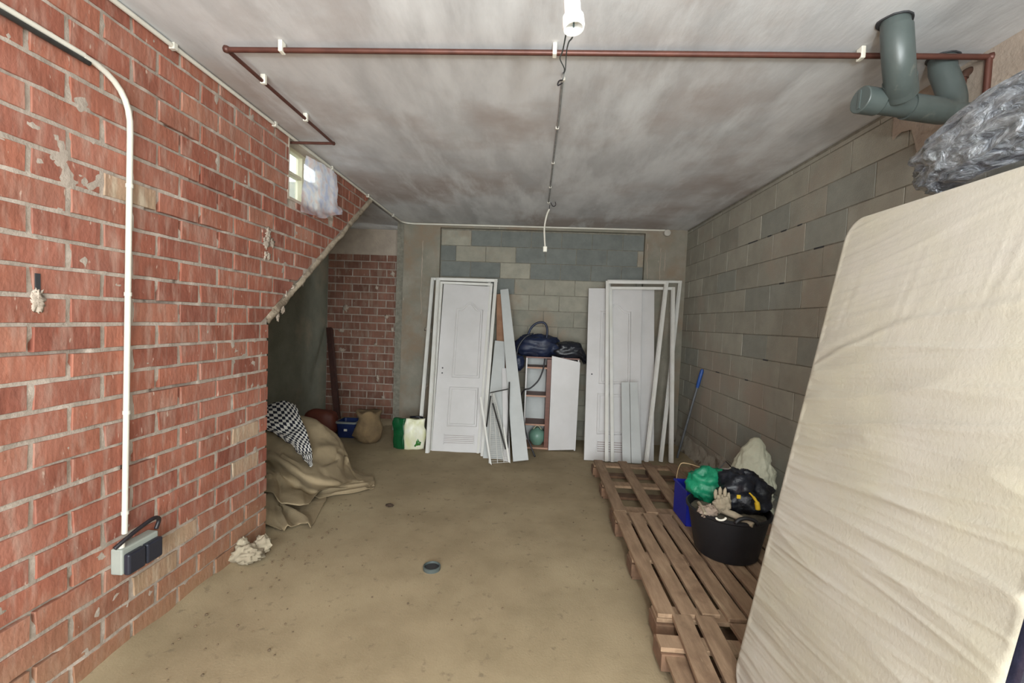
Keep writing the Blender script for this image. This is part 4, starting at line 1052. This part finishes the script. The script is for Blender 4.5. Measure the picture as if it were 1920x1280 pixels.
def tarp_piece(net_, name, lines, amp, n_=12):
    net_ = [[at(*p_) for p_ in row] for row in net_]
    for r in net_:
        for p_ in r: p_.z = max(p_.z, .008)
    P = wrinkle(creases(netsurf(net_, n_), n_, lines), amp, 5.0, 2, .005)
    MB().grid(P).build(name, m_tarp, t, smooth=True, solid=.005)
tarp_piece(NET[:7], 'main_drape', [(2.6, 2.9, 1.9, 3.9, .035, .22), (3.4, 3.4, 2.2, 4.3, -.03, .2), (3.9, 1.0, 4.1, 4.2, .03, .25), (1.2, 2.0, 3.0, 1.6, .02, .2), (3.0, 4.6, 1.6, 4.9, .03, .2),
           (4.8, 1.2, 6.0, 2.1, .03, .18), (4.6, 2.2, 6.0, 2.9, -.025, .2), (2.0, 5.6, 4.2, 6.0, .025, .2), (1.0, 3.0, 2.4, 2.8, .015, .2), (3.2, .9, 3.9, 2.6, -.02, .2)], .009)
tarp_piece([[(462, 900, 3.42), (505, 890, 3.46), (535, 915, 3.42), (580, 925, 3.50), (610, 925, 3.55)],
            [(462, 930, 3.28), (505, 922, 3.24), (530, 944, 3.22), (578, 950, 3.32), (612, 940, 3.42)],
            [(462, 960, 3.10), (504, 955, 3.06), (524, 972, 3.12), (562, 968, 3.14), (606, 952, 3.32)],
            [(462, 992, 2.95), (503, 991, 2.93), (537, 997, 2.89), (562, 984, 2.98), (582, 993, 2.93)]],
           'lower_fold', [(.2, 1.0, 3, 3.7, .05, .22), (.4, 1.6, 3, 2.1, -.05, .25), (1.0, .3, 3, 1.0, .03, .2)], .007)
tarp_piece([[(585, 925, 3.50), (620, 915, 3.58), (655, 905, 3.72), (703, 903, 3.88)],
            [(590, 930, 3.44), (624, 922, 3.54), (660, 914, 3.66), (703, 909, 3.82)],
            [(598, 934, 3.42), (630, 928, 3.52), (664, 923, 3.58), (702, 916, 3.72)]],
           'trailing_corner', [(.4, .6, 1.2, 3, .03, .2), (1.5, 1.0, 1.7, 3, .025, .15)], .006)
net = [[(486, 764, 4.06), (530, 752, 4.06), (554, 760, 4.02)],
       [(486, 774, 3.86), (534, 776, 3.86), (564, 784, 3.84)],
       [(490, 796, 3.72), (540, 804, 3.72), (574, 806, 3.72)],
       [(512, 812, 3.62), (552, 826, 3.60), (580, 826, 3.60)],
       [(552, 838, 3.48), (568, 848, 3.45), (585, 848, 3.46)],
       [(580, 874, 3.25), (583, 875, 3.25), (586, 872, 3.26)]]
P = wrinkle(netsurf([[at(*p_) for p_ in r] for r in net], 12), .016, 8, 6)
mk = bpy.data.materials.new('checked_cloth'); mk.use_nodes = True; nt = mk.node_tree; b = nt.nodes['Principled BSDF']; b.inputs['Roughness'].default_value = .9
uvn = nt.nodes.new('ShaderNodeTexCoord'); mp = nt.nodes.new('ShaderNodeMapping'); mp.inputs['Scale'].default_value = (25, 14, 1)
ck = nt.nodes.new('ShaderNodeTexChecker'); ck.inputs['Scale'].default_value = 1; ck.inputs[1].default_value = lin((226, 222, 214)); ck.inputs[2].default_value = lin((26, 26, 42))
nt.links.new(uvn.outputs['UV'], mp.inputs[0]); nt.links.new(mp.outputs[0], ck.inputs[0]); nt.links.new(ck.outputs[0], b.inputs['Base Color'])
mb = MB().grid(P); gs = mb.gridsize
solo(mb, 'checked_scarf', mk, 'black and white checked scarf lying over the khaki tarp', 'scarf', smooth=True, solid=.004, uvgrid=True)

# crumpled pale rag by the wall, drain cap and scraps on the floor
rg = blob((-1.655, 2.50, .05), (.085, .06, .05), .45, 5, 4, 36, 22, 1, flat=.012, ridge=.3)
b = blob((-1.60, 2.57, .075), (.045, .04, .05), .4, 5, 12, 24, 16, 1, flat=.012, ridge=.3); rg.add(b.v, b.f)
b = blob((-1.74+.04, 2.53, .08), (.035, .035, .045), .4, 5, 21, 24, 16, 1, flat=.012, ridge=.3); rg.add(b.v, b.f)
solo(rg, 'crumpled_rag', m_rag, 'crumpled cream rag lying by the foot of the brick wall', 'rag', smooth=True)
t = thing('floor_drain', 'round dark drain pipe stub in the middle of the floor', 'drain', (-.545, 2.56, 0))
MB().lathe([(.052, -.02), (.052, .016), (.046, .018), (.044, .004), (0, .004)], (-.545, 2.56, 0), 28).build('rim', m_drain, t, smooth='auto')
MB().lathe([(.044, .006), (.03, .008), (0, .008)], (-.545, 2.56, 0), 28).build('plug', m_hole, t)
solo(blob((-1.067, 3.37, .014), (.03, .014, .012), .4, 6, 3, 14, 10, ridge=.3, flat=.001), 'dry_leaf', M('leaf_dark', (58, 44, 32), None, rough=.9), 'small dark dry leaf on the open floor beyond the drain', 'leaf', smooth=True)
scr = MB(); rr = random.Random(5)
for k in range(150):
    x = XL+.05+abs(rr.gauss(0, .28)); y = rr.uniform(1.2, 3.4)
    if k > 90: x, y = rr.uniform(-1.5, .6), rr.uniform(1.3, 4.5)
    s_ = rr.uniform(.003, .008); b = blob((x, y, s_*.6), (s_, s_, s_*.6), .3, 4, k, 6, 4); scr.add(b.v, b.f)
o = scr.build('floor_grit', M('grit', (120, 100, 76), (90, 76, 60), 30, .95), kind='stuff', smooth=True); tag(o, 'loose grit and crumbs of mortar scattered on the floor', 'grit')

# ------------------------------------------------------------------ tub and what is in and round it
tc = Vector((1.235, 2.70, .146))
t = thing('rubber_tub', 'black rubber tub full of odds and ends on the middle pallet', 'tub', tc)
prof = [(0, 0), (.165, 0), (.178, .012), (.225, .255), (.238, .265), (.240, .278), (.230, .283), (.220, .275), (.172, .02), (0, .02)]
MB().lathe(prof, tc, 48).build('body', m_tub, t, smooth='auto')
for sgn in (-1, 1):
    c = tc+Vector((.0, +.235*sgn, .275)); MB().tube([c+Vector((.06*math.cos(a_), .015*sgn*0, .035*math.sin(a_))) for a_ in [math.pi*k/10 for k in range(11)]], .011, 8).build('handle', m_tub, t, smooth=True)
tz = tc.z+.30
MBf = MB().lathe([(0, .23), (.208, .23), (.21, .245), (.15, .262), (0, .27)], tc, 24)
solo(MBf, 'rubble_fill', M('rubble', (112, 104, 88), (84, 78, 66), 16, .95, .012, 30), 'grey debris filling the black tub', 'rubble')
G = 'odds and ends in the black tub'
c = at(1330, 908, 2.86); solo(blob(c, (.125, .10, .10), .22, 5, 3, 44, 26, .9, ridge=.2), 'green_bag', m_green, 'bright green plastic bag bulging from the black tub', 'bag', G, smooth=True)
c = at(1350, 884, 3.0); c2 = at(1392, 925, 2.74)
solo(blob(c2, (.15, .13, .13), .22, 5, 9, 48, 28, .9, ridge=.18), 'dark_bag', m_blackbag, 'shiny black bag heaped in the black tub beside the mattress', 'bag', G, smooth=True)
yt = thing('yellow_strap', 'yellow strap hanging over the black bag in the tub', 'strap', at(1418, 945, 2.58), G)
MB().tube(catmull([at(1405, 924, 2.60), at(1413, 932, 2.575), at(1419, 942, 2.56), at(1421, 955, 2.555)], 6), [.005]*6+[.008]*6+[.014]*7, 8).build('strap', m_yellow, yt, smooth=True)
MB().box(at(1385, 931, 2.59), (.022, .01, .022)).build('tag', m_yellow, yt, bevel=.003)
for nm, lab, a, b, r_, mt_ in (('stick', 'long pale stick lying across the top of the tub', (1342, 952, 2.62), (1412, 984, 2.46), .017, m_rag),
                               ('stick', 'short pale stick poking up at the near rim of the tub', (1310, 942, 2.66), (1322, 962, 2.52), .009, m_rag)):
    pa_, pb_ = at(*a), at(*b); mid_ = (pa_+pb_)/2+Vector((0, 0, .008)); solo(MB().tube([pa_, mid_, pb_], [r_, r_*1.15, r_*.9], 10), nm, mt_, lab, 'stick', G, smooth='auto')
gl = blob(at(1354, 944, 2.60), (.045, .035, .045), .4, 6, 7, 30, 20, ridge=.35)
for (dx_, dz_) in ((-.035, .05), (-.01, .065), (.018, .06), (.04, .035)):
    b = blob(at(1352, 942, 2.60)+Vector((dx_, 0, dz_)), (.011, .011, .028), .2, 5, dx_*100, 12, 10); gl.add(b.v, b.f)
solo(gl, 'work_glove', m_rag, 'pale cream work glove lying on the debris in the tub', 'glove', G, smooth=True)
solo(blob(at(1328, 958, 2.58), (.05, .035, .03), .4, 6, 17, 30, 20, ridge=.35), 'cloth_scrap', M('scrap_pinkish', (166, 146, 130), (140, 124, 110), 9, .9, .004, 30), 'pinkish grey cloth scrap by the near rim of the tub', 'cloth', G, smooth=True)
rg_ = []
for k in range(13):
    a_ = math.pi*(1.0+1.0*k/12); rg_.append(at(1352+9*math.cos(a_), 972-5*math.sin(a_)-2, 2.475))
solo(MB().tube(rg_, .006, 8), 'white_ring', m_clip, 'small white plastic ring caught on the near rim of the tub', 'ring', G, smooth=True)
# white sack behind the tub
cs = Vector((1.63, 3.30, .146))
pr_ = [(0, 0), (.17, 0), (.20, .05), (.20, .14), (.19, .20), (.175, .26), (.16, .31), (.14, .36), (.115, .40), (.085, .44), (.05, .475), (.02, .49), (0, .49)]
pr_ = [(a_[0]*(1-.25*a_[1]/.49), a_[1]*1.16) for a_ in pr_]
pr_ = [(a_[0]+(b_[0]-a_[0])*k_/4, a_[1]+(b_[1]-a_[1])*k_/4) for a_, b_ in zip(pr_, pr_[1:]) for k_ in range(4)]+[pr_[-1]]
sk = MB().lathe(pr_, cs, 90, sy=.8)
for v in sk.v:
    d = Vector((v.x-cs.x, v.y-cs.y, 0)); h_ = (v.z-cs.z)
    k = 1+.25*noise.fractal(Vector((d.x*6, d.y*6, h_*4)), .8, 2, 4)+.20*(.5-2*abs(noise.noise(Vector((d.x*17, d.y*17, h_*7+2)))))+.08*(.5-2*abs(noise.noise(Vector((d.x*36, d.y*36, h_*15+2))))); v.x = cs.x+d.x*k+.10*h_; v.y = cs.y+d.y*k
solo(sk, 'white_sack', m_sack, 'tall off-white woven sack standing behind the black tub', 'sack', smooth=True)
# blue crate left of the tub
def crate(loc, sx, sy, h):
    t = thing('crate', 'deep blue plastic crate squeezed beside the black tub', 'crate', loc)
    x, y, z = loc; th = .006
    for i, (a, b) in enumerate((((x-sx, y-sy), (x+sx, y-sy+th)), ((x-sx, y+sy-th), (x+sx, y+sy)), ((x-sx, y-sy), (x-sx+th, y+sy)), ((x+sx-th, y-sy), (x+sx, y+sy)))):
        MB().bbox((a[0], a[1], z), (b[0], b[1], z+h)).build('side', m_blue, t)
    MB().bbox((x-sx, y-sy, z), (x+sx, y+sy, z+.008)).build('bottom', m_blue, t)
    for a, b in (((x-sx-.008, y-sy-.008), (x+sx+.008, y-sy+.004)), ((x-sx-.008, y+sy-.004), (x+sx+.008, y+sy+.008)), ((x-sx-.008, y-sy), (x-sx+.004, y+sy)), ((x+sx-.004, y-sy), (x+sx+.008, y+sy))):
        MB().bbox((a[0], a[1], z+h-.015), (b[0], b[1], z+h)).build('rim', m_blue, t, bevel=.002)
    MB().tube(catmull([Vector((x-sx+.01, y+sy, z+h)), Vector((x-sx+.0, y+.06, z+h+.11)), Vector((x-sx+.03, y+.03, z+h+.15)), Vector((x+sx*.5, y, z+h+.12))], 6), .003, 6).build('wire_handle', M('wire_pale', (196, 170, 130), None, rough=.5), t, smooth=True)
crate((1.22, 3.14, .146), .12, .13, .24)
# small boxed carton with a dark handle by the sack
t = thing('carton', 'small white carton with a dark wire handle between green bag and white sack', 'box', at(1357, 893, 3.10))
c = at(1357, 888, 3.10); z_ = c.z
MB().bbox((c.x-.045, c.y-.02, .147), (c.x+.05, c.y+.03, z_+.03)).build('body', M('carton_white', (196, 180, 180), (206, 196, 196), 22, .7, c3=(150, 60, 66), s3=40, t3=(.6, .66)), t)
MB().tube([c+Vector((-.05, -.02, .03)), c+Vector((.0, -.02, .095)), c+Vector((.055, -.02, .04))], .004, 6).build('handle', m_dark, t, smooth='auto')
